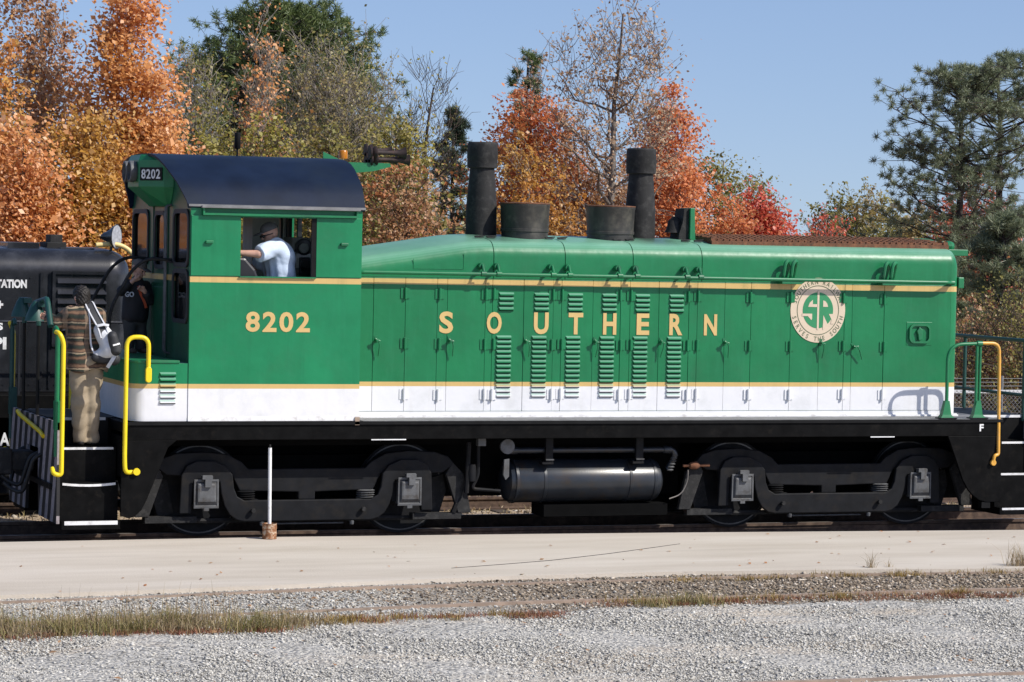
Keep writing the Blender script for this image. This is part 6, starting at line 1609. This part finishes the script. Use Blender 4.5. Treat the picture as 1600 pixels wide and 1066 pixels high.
broadleaf('oak_tree', 645, 100, 105, 50, 'thin leafless tree leaning right against open sky', GB, 'leaf_yellowgreen', 'bark_brown', 250, 0.06, 0.30, 12, 60, 0.35, twigs=9, seed=115, lean=(0.10, 0), tl=0.6, forks=True)
broadleaf('poplar_tree', 610, 185, 150, 42, 'yellow green tree behind the air horns', GA, 'leaf_yellowgreen', 'bark_brown', 7000, 0.07, 0.05, 14, 130, 0.40, twigs=2, seed=116)
broadleaf('poplar_tree', 380, 190, 220, 38, 'low yellow olive tree behind the middle of the cab roof', GA, 'leaf_yellowgreen', 'bark_brown', 7000, 0.07, 0.05, 16, 150, 0.48, twigs=3, seed=117)
broadleaf('poplar_tree', 520, 200, 170, 39, 'low olive tree behind the right end of the cab roof', GA, 'leaf_olive', 'bark_brown', 6000, 0.07, 0.05, 16, 130, 0.45, twigs=3, seed=118)
pine('pine_tree', 712, 178, 110, 52, 'small dark pine left of the first exhaust stack', GP, 'needle_dark', 420, 0.05, 44, 0.18, 119, wid=0.010, dens=4.0)
broadleaf('oak_tree', 640, 270, 130, 36, 'low brown and olive bushy tree behind the sloping hood', GA, 'leaf_brown', 'bark_brown', 4500, 0.065, 0.05, 12, 100, 0.42, twigs=4, seed=120)
# middle block between the stacks
pine('pine_tree', 818, 88, 130, 58, 'dark pine poking out above the orange tree by the first stack', GP, 'needle_green', 520, 0.10, 44, 0.18, 131, wid=0.010, dens=4.0)
broadleaf('maple_tree', 838, 122, 205, 44, 'bright orange maple behind the first exhaust stack', GA, 'leaf_redorange', 'bark_brown', 10000, 0.075, 0.10, 16, 140, 0.36, seed=132)
broadleaf('tulip_tree', 965, -28, 275, 40, 'tall half bare tree with tiny pale leaves between the stacks', GA, 'leaf_tan', 'bark_mid', 3000, 0.062, 0.36, 20, 180, 0.36, twigs=4, seed=133, tl=0.45, forks=True)
broadleaf('maple_tree', 1040, 128, 165, 48, 'red orange maple behind the second exhaust stack', GA, 'leaf_redorange', 'bark_brown', 11000, 0.075, 0.08, 16, 150, 0.36, seed=134)
broadleaf('maple_tree', 905, 185, 170, 43, 'brown and gold tree between the two exhaust stacks', GA, 'leaf_brown', 'bark_grey', 8500, 0.065, 0.05, 16, 150, 0.42, twigs=4, seed=135)
broadleaf('maple_tree', 830, 240, 150, 39, 'low gold tree behind the left air filter drum', GA, 'leaf_gold', 'bark_grey', 5500, 0.065, 0.04, 14, 110, 0.40, twigs=2, seed=136)
broadleaf('maple_tree', 1065, 255, 150, 42, 'low orange brown tree behind the bell', GA, 'leaf_redorange', 'bark_grey', 6500, 0.07, 0.04, 14, 120, 0.38, twigs=2, seed=137)
# right of the stacks
broadleaf('oak_tree', 1128, 225, 130, 50, 'olive green tree right of the red orange maple', GA, 'leaf_olive', 'bark_grey', 6500, 0.07, 0.08, 14, 120, 0.38, seed=141)
broadleaf('cedar_tree', 1192, 262, 100, 54, 'dull green tree between the olive and the scarlet tree', GA, 'leaf_olive', 'bark_brown', 6000, 0.06, 0.03, 14, 110, 0.34, seed=142)
broadleaf('maple_tree', 1212, 268, 120, 44, 'scarlet maple above the radiator grille', GA, 'leaf_scarlet', 'bark_brown', 8000, 0.07, 0.05, 14, 120, 0.34, seed=143)
broadleaf('maple_tree', 1150, 300, 110, 40, 'low orange tree with a thin pale trunk left of the scarlet maple', GA, 'leaf_redorange', 'bark_grey', 4500, 0.065, 0.05, 12, 90, 0.34, seed=144)
broadleaf('oak_tree', 1345, 300, 210, 62, 'wide low olive tree in the gap under open sky', GA, 'leaf_olive', 'bark_grey', 9000, 0.075, 0.05, 18, 170, 0.45, twigs=4, seed=145)
broadleaf('maple_tree', 1285, 325, 90, 52, 'small sparse red tree below the open sky', GA, 'leaf_scarlet', 'bark_grey', 1800, 0.07, 0.05, 10, 70, 0.35, twigs=3, seed=146)
broadleaf('oak_tree', 1425, 330, 120, 56, 'dark olive bushy tree left of the great pine', GA, 'leaf_olive', 'bark_brown', 5500, 0.07, 0.03, 12, 110, 0.42, seed=147)
# right block
pine('pine_tree', 1545, 90, 420, 36, 'great twin trunked pine at the right end of the hood', GP, 'needle_blue', 1050, 0.34, 62, 0.145, 151, rounded=2, trunks=2, wid=0.0065, gap=0.62, dens=5.2)
broadleaf('maple_tree', 1530, 285, 150, 42, 'sparse scarlet tree behind the trunks of the great pine', GA, 'leaf_scarlet', 'bark_brown', 4500, 0.07, 0.05, 14, 110, 0.42, twigs=2, seed=152)
pine('young_pine', 1560, 345, 190, 24, 'young bushy pine above the front handrail', GP, 'needle_blue', 520, 0.0, 60, 0.15, 153, wid=0.006, dens=5.0)
pine('young_pine', 1480, 400, 150, 27, 'young pine half hidden by the nose of the hood', GP, 'needle_blue', 360, 0.0, 60, 0.15, 154, wid=0.006, dens=5.0)
broadleaf('maple_tree', 1590, 420, 120, 28, 'low dark red bush behind the young pines', GA, 'leaf_scarlet', 'bark_brown', 3500, 0.055, 0.02, 12, 90, 0.35, twigs=2, seed=155)
broadleaf('shrub', 1540, 505, 170, 19, 'brown leafy shrub behind the chain link fence', 'shrubs behind the fence', 'leaf_brown', 'bark_brown', 3600, 0.04, 0.0, 14, 90, 0.26, twigs=4, seed=156, cat='shrub')
broadleaf('shrub', 1600, 480, 160, 17.5, 'dark olive shrub at the right edge behind the fence', 'shrubs behind the fence', 'leaf_olive', 'bark_brown', 3600, 0.04, 0.0, 14, 90, 0.26, twigs=4, seed=157, cat='shrub')
# far woods: one mass closing the view between the trunks
def woods(name, n, x0, x1, y0, y1, h, leaf, size, seed):
    r = np.random.default_rng(seed); x = r.uniform(x0, x1, n); y = r.uniform(y0, y1, n)
    top = h*(0.72+0.28*np.sin(x*0.31)+0.22*np.sin(x*0.83+1.0)); z = top*r.uniform(0, 1, n)**0.8
    LV = rand_quads(r, np.stack([x, y, z-0.1], 1), size, up=0.3)
    tag(put(name, npmesh(name, LV, np.arange(len(LV)).reshape(-1, 4), leaf)), kind='stuff')
woods('distant_and_added_woods', 26000, -25, 75, 74, 84, 4.6, 'leaf_greybrown', 0.20, 201)
woods('distant_and_added_woods', 16000, -25, 75, 68, 74, 3.6, 'leaf_olive', 0.20, 202)
woods('undergrowth', 15000, -14, 50, 27, 33, 2.3, 'leaf_brown', 0.10, 203)
woods('undergrowth', 9000, 8, 60, 20, 27, 1.7, 'leaf_greybrown', 0.08, 204)
woods('distant_and_added_woods', 30000, -48, -14, 46, 64, 10.0, 'leaf_orange', 0.15, 205)  # unseen tree mass added to feed cab end reflections and block sky light
def fallen(name, n, xr, yr, leaf, seed):
    r = np.random.default_rng(seed); x = r.uniform(*xr, n); y = r.uniform(*yr, n)
    z = np.where(y > yslab(x), 0.078, 0.055)
    n_ = len(x); C = np.stack([x, y, z], 1); LV = rand_quads(r, C, 0.022, up=5.0).reshape(n_, 4, 3)
    low = LV[..., 2].min(1); LV[..., 2] += (np.where(y > yslab(x), 0.0735, 0.045)-low)[:, None]
    tag(put(name, npmesh(name, LV.reshape(-1, 3), np.arange(n_*4).reshape(-1, 4), leaf)), kind='stuff')
fallen('fallen_leaves', 70, (-8, 5), (-6.6, -2.2), 'leaf_brown', 301)
fallen('fallen_leaves', 110, (-9, 4), (-12, -6.6), 'leaf_brown', 302)
